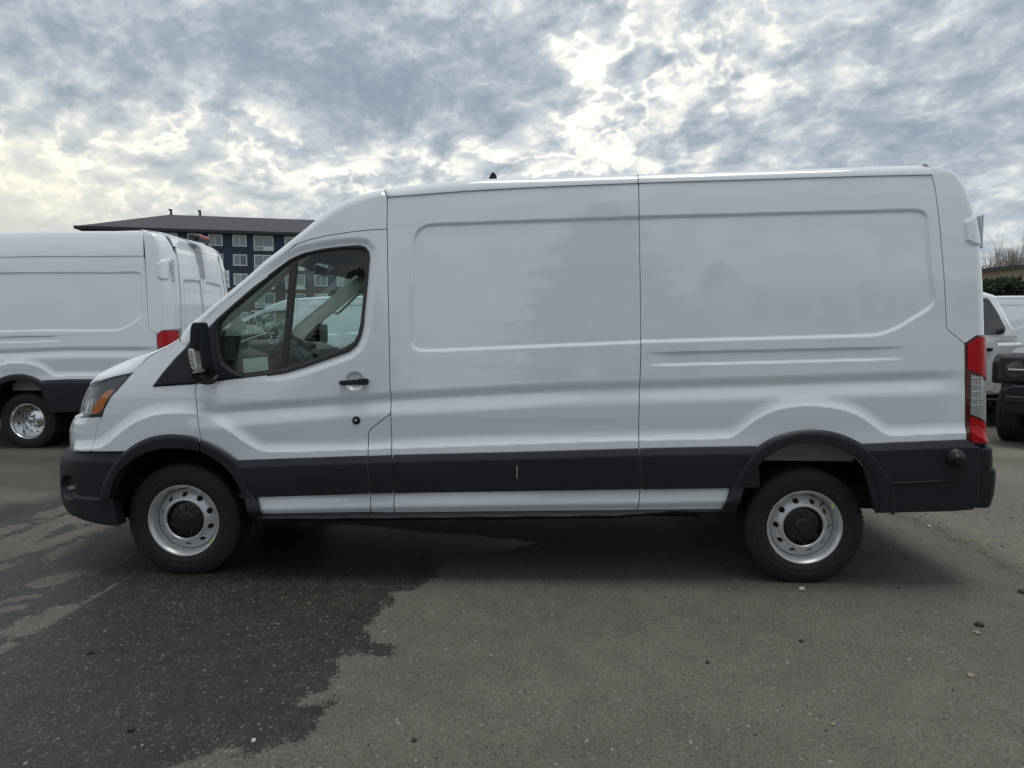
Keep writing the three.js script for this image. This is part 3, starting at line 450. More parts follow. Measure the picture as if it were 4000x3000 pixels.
// ------------------------------------------------------------------ the van
// opt: step, roof ('mid' | 'high'), wheels ('steel' | 'dual'), detail (interior, mirrors, lamps' insides)
function buildVan(root, opt) {
  const { step, roof = 'mid', detail = false } = opt, P = bodyP, put = (name, g, m, par = root, label) => part(name, g, m, par, label);
  const both = (name, make, m, o = {}) => { const g = make(o.near ?? step); const a = put(name, g, m, root); const b = o.leftOnly ? null : put(name, mirrored(make(Math.max(step, .03))), m, root); return [a, b]; };
  // --- painted panels
  const cut = (poly, gap, arches, extra) => (u, y) => { let f = sdf(poly, u, y) - gap; if (arches && f > 0) f = Math.min(f, archCut(u, y)); if (extra && f > 0) f = Math.min(f, extra(u, y)); return f; };
  const bb = (poly) => { const q = bounds(poly); return [q[0] - .02, q[1] + .02, q[2] - .02, q[3] + .02]; };
  const doorField = cut(PANELS.driver_door, .0026, true, (u, y) => -sdf(O.window, u, y));
  const doors = [];
  for (const [name, poly] of Object.entries(PANELS)) {
    const field = name === 'driver_door' ? doorField : cut(poly, name === 'front_panel' ? .0012 : .0026, true);
    const [a, b] = both(name, (s) => panelGeo(name, P, field, bb(poly), s, { lip: .022 }), MAT.paint);
    if (name === 'driver_door') { doors.push(a, b); b.name = 'passenger_door'; }
  }
  // --- black mouldings
  for (const [name, [poly, h, r, arch, whole]] of Object.entries(TRIMS)) {
    const off = whole ? proud(whole, h, r) : bevelled(poly, h, r), P2 = surface(bareBody, (u, y) => features(u, y) + off(u, y) + .004);
    const field = cut(poly, .0024, arch);
    const [a, b] = both(name, (s) => panelGeo(name, P2, field, bb(poly), s, { lip: arch ? .075 : .03 }), MAT.plastic);
    if (name === 'rear_quarter_moulding') for (const g of [a]) {
      const knob = lathe([[0, .060], [.022, .060], [.026, .055], [.027, .040], [.036, .036], [.047, .026], [.054, .010], [.057, -.012]], 32), c = onto(P2)([3732, 1789]), q = P2(c[0], c[1], V3());
      put('tow_plug', moved(knob, q.x, q.y, q.z - .004, .1, -.12), MAT.plastic, g);
      const l0 = onto(P2)([3487, 1889]), l1 = onto(P2)([3740, 1876]), l = [];
      for (let k = 0; k <= 10; k++) l.push(P2(lerp(l0[0], l1[0], k / 10), lerp(l0[1], l1[1], k / 10), V3()).add(V3(0, 0, .001)));
      put('rib', tube(l, .006, 20, 6), MAT.plastic, g);
    }
    if (name === 'side_moulding' && detail) { const l = [[2020, 1818], [2019.5, 1845], [2019, 1870]].map((q) => { const c = onto(P2)(q); return P2(c[0], c[1], V3()).add(V3(0, 0, .0005)); }); put('scratch', tube(l, .0022, 8, 5), M({ color: rgb(.5, .5, .5), roughness: .9 }), a, 'white scratch on the black moulding'); }
  }
  // --- sill: white strip is part of the panels; black step below it
  { const poly = BB([[985, 2004], [1533, 1998], [2487, 1988], [2870, 1984], [2870, 1999], [2600, 2003], [2509, 2012], [2400, 2022], [1533, 2031], [1100, 2034], [1010, 2032]]); const off = (u, y) => .035 * sstep(0, .03, sdf(poly, u, y)) + .02;
    both('side_step', (s) => panelGeo('side_step', surface(bareBody, off), (u, y) => sdf(poly, u, y), bb(poly), Math.min(s, .01), { lip: .09 }), MAT.plastic); }
  // --- roof rounding, roof, windscreen
  const gut = O.gutterUY, n = gut.length, q = V3(), rows = [], rowsR = [], topW = 1, b0 = .05;
  const topPt = [];
  const dense = []; for (let i = 0; i < n - 1; i++) for (let k = 0; k < 4; k++) dense.push(i + k / 4); dense.push(n - 1);
  const gutP = gut.map((c) => bodyP(c[0], c[1], V3())), skyP = O.sky.map((c, i) => { const g = gutP[i], grow = lerp(1, topW, sstep(8, 15, i)), bi = lerp(.045, b0, sstep(9, 15, i)), s = L(c[0], c[1], g.z - .048); const r = s.clone().sub(g); r.x *= lerp(grow, 1, sstep(12, 14, i)); r.y *= grow; r.z = -bi; return g.clone().add(r); });
  const gc = new THREE.CatmullRomCurve3(gutP), sc = new THREE.CatmullRomCurve3(skyP);
  for (const t of dense) {
    const g = gc.getPoint(t / (n - 1)), s = sc.getPoint(t / (n - 1)), row = [];
    for (let k = 0; k <= 12; k++) { const th = k / 12 * 80 * Math.PI / 180; row.push(V3(lerp(g.x, s.x, Math.sin(th) / Math.sin(1.3963)), lerp(g.y, s.y, Math.sin(th) / Math.sin(1.3963)), g.z + (s.z - g.z) * (1 - Math.cos(th)) / (1 - Math.cos(1.3963)))); }
    rows.push(row); topPt.push(s);
  }
  const iSeam = 14 * 4, iGlass = 7 * 4 + 2, iSeamC = 18 * 4;
  const strips = [['a_pillar', rows.slice(0, iGlass + 1)], ['cab_roof_side', rows.slice(iGlass, iSeam + 1)], ['roof_side', rows.slice(iSeam, iSeamC + 1)], ['rear_roof_side', rows.slice(iSeamC)]];
  for (const [name, r0] of strips) {
    let r = r0; if (name === 'cab_roof_side') { r = [...r0.slice(0, -1), r0[r0.length - 1].map((p, k) => p.clone().lerp(r0[r0.length - 2][k], .0032 / r0[r0.length - 1][0].distanceTo(r0[r0.length - 2][0])))]; r.push(r[r.length - 1].map((p) => p.clone().add(V3(0, -.004, -.02)))); }
    else if (name !== 'a_pillar') { r = r0.slice(); const pull = (i, j) => { r[i] = r0[i].map((p, k) => p.clone().lerp(r0[j][k], .0032 / r0[i][0].distanceTo(r0[j][0]))); }; pull(0, 1); pull(r.length - 1, r.length - 2); const back = (row) => row.map((p) => p.clone().add(V3(0, -.004, -.02))); r = name === 'rear_roof_side' ? [back(r[0]), ...r] : [back(r[0]), ...r, back(r[r.length - 1])]; r = r.map((row) => [row[0].clone().add(V3(0, .004, -.008)), row[0].clone().add(V3(0, .004, .0045)), ...row.slice(1).map((p, k) => p.clone().add(V3(0, 0, .0045 * (1 - k / 11))))]); }
    const g = net(r, false); put(name, g, MAT.paint); put(name, mirrored(g), MAT.paint);
  }
  const across = (i, bulge, N = 24) => { const a = topPt[i], t = topPt[Math.min(i + 1, topPt.length - 1)].clone().sub(topPt[Math.max(i - 1, 0)]), nx = -t.y, ny = t.x, l = Math.hypot(nx, ny), zr = -2 * VAN.half - a.z; return [...Array(N + 1)].map((_, k) => { const s = k / N, w = bulge * (1 - (2 * s - 1) ** 2); return V3(a.x + nx / l * w, a.y + ny / l * w, lerp(a.z, zr, s)); }); };
  const roofRows = []; for (let i = iGlass; i < topPt.length; i++) roofRows.push(across(i, lerp(.11, .035, sstep(iGlass, iSeam + 6, i))));
  { const last = roofRows[roofRows.length - 1]; roofRows.push(last.map((p) => p.clone().add(V3(.05, -.012, 0)))); }
  put('roof', net(roofRows), MAT.paint);
  const glassRows = []; for (let i = 0; i <= iGlass; i++) glassRows.push(across(i, .11));
  put('windscreen', net(glassRows), MAT.glass);
  // --- bonnet
  const zi = [.03, .05, .065, .09, .10, .10, .08, .05, .03, .025, .025];
  const low = BB(O.hoodLow).map((c) => bodyP(c[0], c[1], V3())), top = O.hoodTop.map((c, i) => L(c[0], c[1], low[i].z - zi[i]));
  const ex = [-1.35, -1.15, -1.0, -.90].map((u) => { const g = bareBody(u, 1.145, V3()), h = bareBody(u + .01, 1.145, V3()).sub(g); const nn = V3(-h.z, 0, h.x).normalize(); return [g, g.clone().addScaledVector(nn, -.045).add(V3(0, .035, 0))]; });
  const hg = new THREE.CatmullRomCurve3([...ex.map((e) => e[0]), ...low]), hs = new THREE.CatmullRomCurve3([...ex.map((e) => e[1]), ...top]), hr = [], hp = [];
  for (let k = 0; k <= 44; k++) { const a = hg.getPoint(k / 44), b = hs.getPoint(k / 44); hr.push([...Array(9)].map((_, j) => { const th = j / 8 * 1.3; const f = Math.sin(th) / Math.sin(1.3), e = (1 - Math.cos(th)) / (1 - Math.cos(1.3)); return V3(lerp(a.x, b.x, lerp(f, e, .5)), lerp(a.y, b.y, f), lerp(a.z, b.z, e)); })); hp.push(b); }
  { const g = net(hr), back = mirrored(g); const rowsH = hp.map((a, i) => { const zr = -2 * VAN.half - a.z, w = .05 * sstep(0, 20, i); return [...Array(17)].map((_, k) => { const s = k / 16; return V3(a.x, a.y + w * (1 - (2 * s - 1) ** 2), lerp(a.z, zr, s)); }); }); put('bonnet', merge([g, back, net(rowsH)]), MAT.paint);
    const e = rowsH[rowsH.length - 1]; put('cowl', net([e, glassRows[0]]), MAT.plastic); }
  // --- lamps and front end
  const hl = BB([[355, 1506], [344, 1517], [327, 1544], [315, 1590], [307, 1630], [317, 1634], [398, 1626], [417, 1578], [433, 1549], [460, 1521], [493, 1483], [519, 1456], [444, 1472], [390, 1490]]), hlPoly = [RAW(-1.12, 1.10), RAW(-1.12, 1.0)].map(B); const hlAll = [...hl.slice(1, 5), ...hl.slice(5), hl[0]];
  const lampP = (o) => surface(bareBody, () => o);
  both('headlight', (s) => panelGeo('headlight', lampP(-.02), (u, y) => sdf(hlAll, u, y), bb(hlAll), Math.min(s, .008), { lip: 0 }), M({ name: 'lamp inside', color: rgb(.09, .10, .115), roughness: .35, metalness: .4 })).forEach((h) => {
    const right = h.geometry.attributes.position.getZ(0) < -VAN.half, fix = (g) => right ? mirrored(g) : g;
    const am = smooth(BB([[444, 1521], [415, 1526], [373, 1573], [346, 1617], [391, 1617], [414, 1566], [436, 1540]]), 2);
    put('turn_signal', fix(panelGeo('amber', lampP(-.006), (u, y) => sdf(am, u, y), bb(am), .006, { lip: .012 })), MAT.amber, h);
    const pr = smooth(BB([[330, 1580], [345, 1555], [372, 1560], [360, 1600], [340, 1622], [322, 1620]]), 2);
    put('reflector', fix(panelGeo('reflector', surface(bareBody, (u, y) => -.017 + .006 * Math.sin(u * 90)), (u, y) => sdf(pr, u, y), bb(pr), .006, { lip: .004 })), MAT.silver, h);
    const bz = BB([[398, 1626], [417, 1578], [433, 1549], [460, 1521], [493, 1483], [519, 1456], [508, 1462], [470, 1500], [425, 1548], [408, 1580], [390, 1614], [330, 1621], [310, 1628]]);
    put('bezel', fix(panelGeo('bezel', lampP(-.004), (u, y) => sdf(bz, u, y), bb(bz), .006, { lip: .01 })), MAT.satin, h);
    put('lens', fix(panelGeo('lens', lampP(.001), (u, y) => sdf(hlAll, u, y) - .001, bb(hlAll), Math.min(step, .012), { lip: .015 })), MAT.lens, h);
  });
  const gr = [[-2.0, .80], [-1.2, .80], [-1.12, .95], [-1.0, 1.13], [-2.0, 1.15]];
  { const g = panelGeo('grille', lampP(-.02), (u, y) => Math.min(sdf(gr, u, y), u + 1.79), [-1.82, -.95, .78, 1.17], .02, { lip: .02 }); put('grille', merge([g, mirrored(g)]), MAT.satin); }
  // --- front bumper
  { const base = makeBase(xfBumper, () => 9, bumperSide), Q = onto(base), poly = [...[[281, 1757], [303, 1763], [362.7, 1764], [494, 1764], [485, 1769], [457.7, 1802], [433, 1845], [411, 1894], [402, 1938], [446, 1946], [452, 1990], [471, 2053], [411, 2048], [341, 2032], [289, 2010]].map(Q), [-1.0, .30], [-1.8, .30], [-1.8, .775], [-1.0, .775], [-.85, .765]];
    const led = Q([402, 1946])[1], fog = smooth([[244, 1850], [290, 1862], [300, 1900], [296, 1948], [268, 1952], [246, 1935], [238, 1890]].map(Q), 2), disp = (u, y) => .014 * sstep(led + .006, led - .010, y) * sstep(-.95, -.5, u) - .035 * sstep(0, .02, sdf(fog, u, y));
    const Pb = surface(base, disp);
    const fb = put('front_bumper', (() => { const g = panelGeo('front_bumper', Pb, (u, y) => Math.min(sdf(poly, u, y), u + 1.79), bb(poly), Math.max(step, .009), { lip: .08 }); return merge([g, mirrored(g)]); })(), MAT.plastic);
    const fl = [[247, 1908], [262, 1897], [281, 1905], [282, 1913], [265, 1914], [250, 1916]].map(Q), fs = smooth(fl, 2), fg = panelGeo('fog_lamp', surface(base, () => -.02), (u, y) => sdf(fs, u, y), bb(fs), .005, { lip: .02 });
    put('fog_lamp', fg, MAT.silver, fb); put('fog_lamp', mirrored(fg), MAT.silver, fb); }
  // --- rear: bumper, doors, lamps
  { const base = makeBase(() => -9, xrBumper, () => .014), Q = onto(base), yb = Q([3790, 1984])[1], yt = Q([3840, 1741])[1], poly = [[3770, 1733], [3809, 1739], [3809.5, 1776], [3804, 1952], [3783, 1983]].map(Q), wide = [...poly.slice(1), [4.75, yb], [6.0, yb], [6.0, yt], [4.8, yt]];
    const notch = (u, y) => 1, g = panelGeo('rear_bumper', surface(base, (u, y) => -.03 * sstep(yt - .02, yt, y)), (u, y) => Math.min(sdf(wide, u, y), xrBumper(y) - RA + 1.09 - u), [4.5, 6.0, yb - .02, yt + .02], Math.max(step, .012), { lip: .15 });
    put('rear_bumper', merge([g, mirrored(g)]), MAT.plastic); }
  const Pw = surface((w, y, o) => bareBody(xrBody(y) - RA + w, y, o), (w, y) => { const p1 = [[.45, 1.35], [1.02, 1.38], [1.02, 2.02], [.45, 2.00]]; return -.014 * sstep(-.012, .012, sdf(p1, w, y)) - .010 * sstep(1.22, 1.16, y) * sstep(.55, .62, y); });
  { const top = 2.31, g = panelGeo('rear_door', Pw, (w, y) => Math.min(w - .345, 1.087 - w, y - .60, top - y + .0), [.33, 1.1, .58, 2.34], Math.max(step, .015), { lip: .02 }); put('rear_door', g, MAT.paint); put('rear_door', mirrored(g), MAT.paint);
    const hg2 = panelGeo('rear_header', (w, y, o) => { Pw(w, y, o); const t = clamp((y - 2.40) / .085, 0, .99); return o; }, (w, y) => Math.min(w - .30, 1.09 - w, y - 2.315, 2.475 - y), [.28, 1.1, 2.3, 2.5], Math.max(step, .015), { lip: .02 });
    const parts = [hg2, mirrored(hg2)];
    put('rear_header', merge(parts), MAT.paint);
    put('door_handle', box(.03, .16, .05, xrBody(1.1) + .012, 1.08, -VAN.half + .10, .01), MAT.plastic); }
  const tl = BB([[3769, 1345], [3790, 1328.5], [3813, 1312]]), tlB = BB([[3769, 1711], [3784, 1732]]), tlTop = B([3830, 1309])[1], tlBot = B([3800, 1733])[1];
  const tail = [...tl, [W(.0, tlTop), W(.27, tlTop), W(.27, tlBot), W(0, tlBot)].map(B)].flat().length ? [...tl, B(W(.05, tlTop)), B(W(.27, tlTop)), B(W(.27, tlBot)), B(W(.03, tlBot)), tlB[1], tlB[0]] : tl;
  const lp = (o) => surface(bareBody, (u, y) => features(u, y) + o), lensY = (px, py) => B([px, py])[1];
  for (const right of [0, 1]) {
    const fix = (g) => right ? mirrored(g) : g, st = Math.min(step, .008), G = (nm, o, f, m, par, lb) => put(nm, fix(panelGeo('tl' + nm + o, lp(o), f, bb(tail), st, { lip: .02 })), m, par, lb);
    const h = G('tail_light', .004, (u, y) => sdf(tail, u, y), MAT.redDark, root);
    const inn = (u, y) => sdf(tail, u, y) - .011, y1 = lensY(3790, 1450), y2 = lensY(3790, 1618), a0 = B([3791, 1461]), a1 = B([3836, 1482]), sl = (a1[1] - a0[1]) / (a1[0] - a0[0]), ul = a0[0];
    const topL = (u, y) => Math.min(inn(u, y), y - (a0[1] + .02 + sl * (u - ul))), botL = (u, y) => Math.min(inn(u, y), -y + (y2 - .012 + sl * (u - ul)), u - ul), mid = (u, y) => Math.min(inn(u, y), u - ul, -y + (a0[1] + sl * (u - ul)), y - (y2 + sl * (u - ul)));
    G('brake_lens', .009, topL, MAT.red, h); G('lower_lens', .009, botL, MAT.red, h);
    const mm = G('reversing_lens', .008, mid, M({ name: 'reversing lens', color: rgb(.34, .35, .36), roughness: .15, clearcoat: 1, metalness: .3 }), h, 'clear reversing light lens');
    if (detail && !right) {
      const bars = []; for (let k = 0; k < 5; k++) { const y = lerp(y1, y2, .16 + k * .16), l = []; for (let j = 0; j <= 6; j++) l.push(lp(.010)(ul + .004 + j * .011, y - j * .0006 * (k % 2 ? 1 : -2), V3())); bars.push(tube(l, .0022, 10, 5)); }
      { const l = []; for (let j = 0; j <= 8; j++) l.push(lp(.010)(ul + .035, lerp(y1 - .03, y2 + .03, j / 8), V3())); bars.push(tube(l, .0028, 10, 5)); }
      for (const g of bars) put('reflector_rib', g, MAT.silver, h);
      const rb = []; for (let k = 0; k < 5; k++) { const y = lerp(tlBot + .02, y2 - .03, k / 5), l = []; for (let j = 0; j <= 4; j++) l.push(lp(.010)(ul + .004 + j * .008, y, V3())); rb.push(tube(l, .002, 8, 5)); } for (const g of rb) put('lens_rib', g, MAT.red, h);
    }
    const hy = B([3812, 900])[1], hx = xrBody(hy), gH = merge([box(.038, .065, .035, 0, .075, 0, .006), box(.030, .05, .04, .003, .01, 0, .006), moved(new THREE.CylinderGeometry(.013, .013, .16, 14), .012, .03, .012), box(.045, .05, .03, .004, -.055, .004, .006)]);
    const zz = -.28; put('door_hinge', fix(moved(gH, hx + .002, hy - .01, zz + .075)), MAT.silver, root);
    const ly = B([3840, 1790])[1]; put('lower_hinge', fix(merge([box(.035, .10, .05, 4.815, ly, -.20, .008), box(.04, .035, .06, 4.825, ly + .02, -.20, .008)])), MAT.paint, root);
  }
  // --- door glass, frame, sail, handle, lock
  for (const right of [0, 1]) {
    const fix = (g) => right ? mirrored(g) : g, d = doors[right], s = Math.max(.008, right ? .02 : Math.min(step, .02)), fl = (o) => surface(bareBody, () => o - .012);
    put('window_frame', fix(panelGeo('frame', surface(bareBody, (u, y) => -.012 + .008 * sstep(0, .012, -sdf(O.glass, u, y))), (u, y) => Math.max(Math.min(sdf(O.window, u, y) + .006, -sdf(O.glass, u, y)), Math.min(sdf(O.bar, u, y), sdf(O.window, u, y))), bb(O.window), s, { lip: .03 })), MAT.satin, d);
    put('window_glass', fix(panelGeo('glass', fl(-.006), (u, y) => sdf(O.glass, u, y) + .006, bb(O.glass), .03, { lip: 0 })), MAT.glass, d);
    put('mirror_sail', fix(panelGeo('sail', surface(bareBody, (u, y) => features(u, y) * .2 + .010 * sstep(0, .02, sdf(O.sail, u, y)) - .002), (u, y) => sdf(O.sail, u, y), bb(O.sail), s, { lip: .02 })), MAT.plastic, d);
    const inner = surface(bareBody, () => -.062);
    put('door_lining', fix(panelGeo('door_lining', inner, (u, y) => Math.min(sdf(PANELS.driver_door, u, y) - .02, -sdf(O.window, u, y) + .012, y - .45), bb(PANELS.driver_door), .025, { lip: 0 })), MAT.dash, d);
    const hb = [[-.083, .002], [-.04, .004], [.0, .006], [.03, .008], [.085, .012]], c = bareBody(HANDLE[0], HANDLE[1], V3());
    const hsh = new THREE.Shape(); [[-.080, -.016], [-.045, -.017], [.02, -.013], [.03, -.016], [.078, -.011], [.083, -.003], [.083, .010], [.076, .018], [.03, .016], [.02, .012], [-.045, .007], [-.078, .005], [-.084, -.002], [-.084, -.010]].forEach((p, i) => i ? hsh.lineTo(...p) : hsh.moveTo(...p));
    const hgeo = new THREE.ExtrudeGeometry(hsh, { depth: .014, bevelEnabled: true, bevelSize: .003, bevelThickness: .005, bevelSegments: 3 });
    put('door_handle', fix(merge([moved(hgeo, c.x + .004, c.y - .003, c.z + .018, -.05), box(.03, .022, .035, c.x + .062, c.y + .001, c.z + .006, .004), box(.025, .02, .035, c.x - .066, c.y - .008, c.z + .006, .004)])), MAT.plastic, d);
    const k = onto(bodyP)([1392, 1642]), kp = bodyP(k[0], k[1], V3()), lk = put('door_lock', fix(moved(lathe([[0, .006], [.016, .006], [.022, .004], [.0245, 0], [.025, -.01]], 32), kp.x, kp.y, kp.z + .002)), MAT.plastic, d);
    put('key_barrel', fix(moved(lathe([[0, .009], [.006, .009], [.008, .0075], [.0085, 0]], 20), kp.x - .002, kp.y, kp.z + .002)), MAT.silver, lk);
  }
  // --- wheels, arches, underside
  const spin = opt.spin ?? [.35, .6];
  const dual = opt.wheels === 'dual';
  for (const far of [0, 1]) {
    const z = (zz) => far ? -2 * VAN.half - zz : zz;
    makeWheel(root, 0, .337, z(-.175), 'steel', spin[0], !!far); makeWheel(root, 3.75, .341, z(-.175), dual ? 'dual' : 'steel', spin[1], !!far);
    if (dual) makeWheel(root, 3.75, .341, z(-.46), 'dual', 0, !!far);
    for (const [x0, x1, yt, nm, yb] of [[-.46, .46, .82, 'front_wheel_arch_liner', .33], [3.25, 4.25, .87, 'rear_wheel_arch_liner', .43]]) {
      const cx = (x0 + x1) / 2, r = (x1 - x0) / 2, pr = [...Array(21)].map((_, k) => { const a = Math.PI * k / 20; return [cx - Math.cos(a) * r, yb + Math.sin(a) * (yt - yb)]; });
      const rowsA = pr.map(([x, y]) => [V3(x, y, z(-.03)), V3(x, y, z(-.30)), V3(x, y, z(-.58))]); const wall = pr.map(([x, y]) => [V3(x, y, z(-.58)), V3(cx, yb, z(-.60))]);
      put(nm, merge([net(rowsA), net(wall)]), MAT.dark);
    }
    const q0 = L(2940, 1797, -.23), q1 = L(3330, 1797, -.23), q2 = L(3170, 1700, -.23); put('wheel_arch_panel', moved(box(q1.x - q0.x, q2.y - q0.y, .02, (q0.x + q1.x) / 2, (q0.y + q2.y) / 2, 0, .006), 0, 0, z(-.22)), MAT.primer);
  }
  const ub = [box(5.0, .16, 1.62, 2.02, .50, -1.03), box(2.6, .10, .12, 1.9, .37, -.42), box(2.6, .10, .12, 1.9, .37, -1.64), moved(new THREE.CylinderGeometry(.055, .055, 1.62, 16), 3.75, .34, -1.03, Math.PI / 2), moved(new THREE.SphereGeometry(.16, 20, 14), 3.75, .36, -1.03), moved(new THREE.CylinderGeometry(.035, .035, 3.2, 12), 2.0, .36, -1.03, 0, 0, Math.PI / 2), box(.75, .22, .35, 2.0, .36, -1.35, .04), box(.5, .25, 1.1, -.25, .38, -1.03, .05), box(.18, .14, 1.4, 4.62, .50, -1.03, .02), moved(new THREE.CylinderGeometry(.09, .09, .7, 18), 4.15, .46, -.62, 0, 0, Math.PI / 2), box(.42, .16, .07, 4.20, .50, -.36, .01)];
  put('chassis', merge(ub), MAT.dark);
  put('inner_shell', (() => { const list = []; for (const r of [0, 1]) { const g = panelGeo('shell', surface(bareBody, () => -.030), (u, y) => Math.min(u - 1.25, xrBody(y) - RA + 1.09 - u, archCut(u, y) - .0, y - (u > 3.6 ? .60 : .46), lineY(O.gutterUY, u) - .02 - y), [1.2, 5.9, .38, 2.38], .05, { lip: 0 }); list.push(r ? mirrored(g) : g); } list.push(box(.02, 1.76, 1.70, 1.30, 1.38, -1.03)); return merge(list); })(), MAT.paint);
  { const list = []; for (const r of [0, 1]) { const g = panelGeo('fshell', surface(bareBody, () => -.045), (u, y) => Math.min(u + 1.78, .25 - u, archCut(u, y) - .02, y - .40, 1.12 - y), [-1.8, .3, .38, 1.15], .04, { lip: 0 }); list.push(r ? mirrored(g) : g); } list.push(box(.45, .7, 1.2, -.10, .72, -1.03)); put('engine_bay', merge(list), MAT.dark); }
  // --- door mirrors
  for (const right of [0, 1]) {
    const fix = (g) => right ? mirrored(g) : g, zO = .205, ol = (list, z) => list.map((p) => L(p[0], p[1], z));
    const lobe = (list, z0, z1, bev) => { const s = new THREE.Shape(smooth(ol(list, z1).map((p) => [p.x, p.y]), 2).map((p) => new THREE.Vector2(...p))); return moved(new THREE.ExtrudeGeometry(s, { depth: z1 - z0 - bev * 2, bevelEnabled: true, bevelSize: bev * .6, bevelOffset: -bev * .6, bevelThickness: bev, bevelSegments: 5, curveSegments: 4 }), 0, 0, z0 + bev); };
    const m = put('door_mirror', fix(merge([lobe([[737, 1368], [738, 1290], [743, 1266], [752, 1258], [758, 1262], [760, 1290], [763, 1372], [754, 1380], [741, 1378]], .05, zO, .02), lobe([[752, 1266], [766, 1257], [774, 1264], [779, 1300], [786, 1372], [795, 1440], [786, 1446], [770, 1400], [756, 1372]], .02, .150, .02), tube([L(752, 1440, .17), L(765, 1475, .15), L(792, 1491, .10), L(830, 1489, .03), L(850, 1470, -.02)], .016, 20, 8), box(.055, .06, .16, L(772, 1440, .1).x, L(790, 1450, .1).y, .07, .02)])), MAT.plastic, root);
    put('mirror_glass', fix(box(.006, .20, .09, L(776, 1360, .13).x + .004, L(810, 1345, .1).y, .075, .002)), MAT.mirror, m);
    const lens = (list, z0, z1, b) => fix(lobe(list, z0, z1, b));
    put('side_indicator', lens([[730, 1373], [735, 1360], [752, 1361], [757, 1374], [768, 1446], [766, 1458], [756, 1457], [744, 1442], [733, 1410]], .10, zO + .012, .02), M({ name: 'indicator lens', color: rgb(.42, .42, .40), metalness: .55, roughness: .16, clearcoat: 1 }), m, 'clear side indicator lens');
    if (!right) { const rb = []; for (let k = 0; k < 6; k++) { const y = lerp(1366, 1454, k / 5), x0 = lerp(735, 752, k / 5), x1 = lerp(752, 764, k / 5); rb.push(tube([L(x0, y, zO + .013), L((x0 + x1) / 2, y + 3, zO + .0145), L(x1, y, zO + .013)], .0018, 8, 5)); } for (const g of rb) put('lens_rib', g, MAT.silver, m); }
  }
  // --- aerial
  { const p = L(1921, 690, -1.03), f = new THREE.Shape([[-.04, -.03], [.04, -.03], [.030, .038], [.014, .056], [.0, .052]].map((q) => new THREE.Vector2(...q))); put('aerial', moved(new THREE.ExtrudeGeometry(f, { depth: .02, bevelEnabled: true, bevelSize: .004, bevelThickness: .012, bevelSegments: 3 }), p.x, p.y - .03, -1.05), MAT.plastic); }
  // --- cab interior
  {
    const inn = (list, bulge) => list.map((i) => { const a = topPt[i]; return across(i, bulge, 16).map((p) => V3(p.x + .02, p.y - .045, lerp(p.z, -VAN.half, .03))); });
    put('headlining', net(inn([iGlass + 2, iGlass + 6, iGlass + 11, iSeam - 2, iSeam + 2], .06).map((r) => r.map((p) => V3(p.x, p.y - .08, p.z)))), MAT.headliner);
    const hd = []; for (const r of [0, 1]) { const g = panelGeo('roof_lining_side', surface(bareBody, () => -.055), (u, y) => Math.min(u - .55, 1.30 - u, y - (lineY(O.doorTopUY ??= BB(O.doorTop), u) - .03), lineY(O.gutterUY, u) - .03 - y), [.5, 1.35, 1.8, 2.3], .03, { lip: 0 }); hd.push(r ? mirrored(g) : g); } for (const g of hd) put('side_lining', g, MAT.headliner);
    for (const r of [0, 1]) { const pts = []; for (let i = 0; i <= iGlass + 8; i += 3) { const g = rows[i][0], s = topPt[i]; pts.push(V3((g.x + s.x) / 2 + .04, (g.y + s.y) / 2 - .045, g.z - .075)); } const sh = new THREE.Shape([[-.035, -.04], [.035, -.045], [.04, .045], [-.03, .05]].map((q) => new THREE.Vector2(...q))); const g = new THREE.ExtrudeGeometry(sh, { steps: 24, extrudePath: new THREE.CatmullRomCurve3(pts) }); const pl = put('pillar_trim', r ? mirrored(g) : g, MAT.trimTan);
      const a = pts[Math.floor(pts.length * .42)], b = pts[Math.floor(pts.length * .66)], dn = V3(.055, -.055, -.03), gh = tube([a, a.clone().add(dn).lerp(b, .06), a.clone().add(dn).lerp(b.clone().add(dn), .3), b.clone().add(dn).lerp(a, .15), b.clone().add(dn.clone().multiplyScalar(.8)), b], .014, 30, 8); if (r) put('grab_handle', mirrored(gh), MAT.trimTan, pl); }
    if (detail) {
      const dsh = new THREE.Shape([[-.05, 1.0], [.0, 1.34], [.14, 1.385], [.30, 1.375], [.43, 1.33], [.47, 1.20], [.44, 1.02], [.30, .8], [-.05, .8]].map((q) => new THREE.Vector2(...q)));
      const db = moved(new THREE.ExtrudeGeometry(dsh, { depth: 1.72, bevelEnabled: true, bevelSize: .02, bevelThickness: .03, bevelSegments: 3 }), 0, 0, -1.03 - .86);
      const dsb = put('dashboard', db, MAT.dash);
      put('instrument_cowl', merge([moved(box(.24, .10, .42, 0, 0, 0, .04), .40, 1.385, -.58), box(.05, .17, .28, .47, 1.33, -1.02, .02)]), MAT.dash, dsb);
      const vents = []; for (const z of [-.22, -.40, -.8]) vents.push(moved(box(.02, .075, .12, 0, 0, 0, .01), .475, 1.265, z)); put('air_vent', merge(vents), MAT.satin, dsb);
      put('console_shelf', moved(box(.05, .02, 1.5, 0, 0, 0, .006), .46, 1.165, -1.03), M({ color: rgb(.06, .062, .066), roughness: .5 }), dsb);
      const sw = new THREE.Group(); sw.name = 'steering_wheel'; sw.position.set(.60, 1.335, -.58); sw.rotation.set(0, 0, -.80); root.add(sw);
      part('rim', moved(new THREE.TorusGeometry(.195, .0165, 14, 56), 0, 0, 0, Math.PI / 2), MAT.satin, sw);
      part('hub', merge([moved(new THREE.CylinderGeometry(.075, .085, .05, 28), 0, -.015, 0), box(.05, .02, .36, 0, -.008, 0, .008), box(.17, .02, .055, .09, -.008, 0, .008)]), MAT.dash, sw);
      put('steering_column', tube([V3(.60, 1.32, -.58), V3(.42, 1.14, -.58)], .05, 6, 14), MAT.dash);
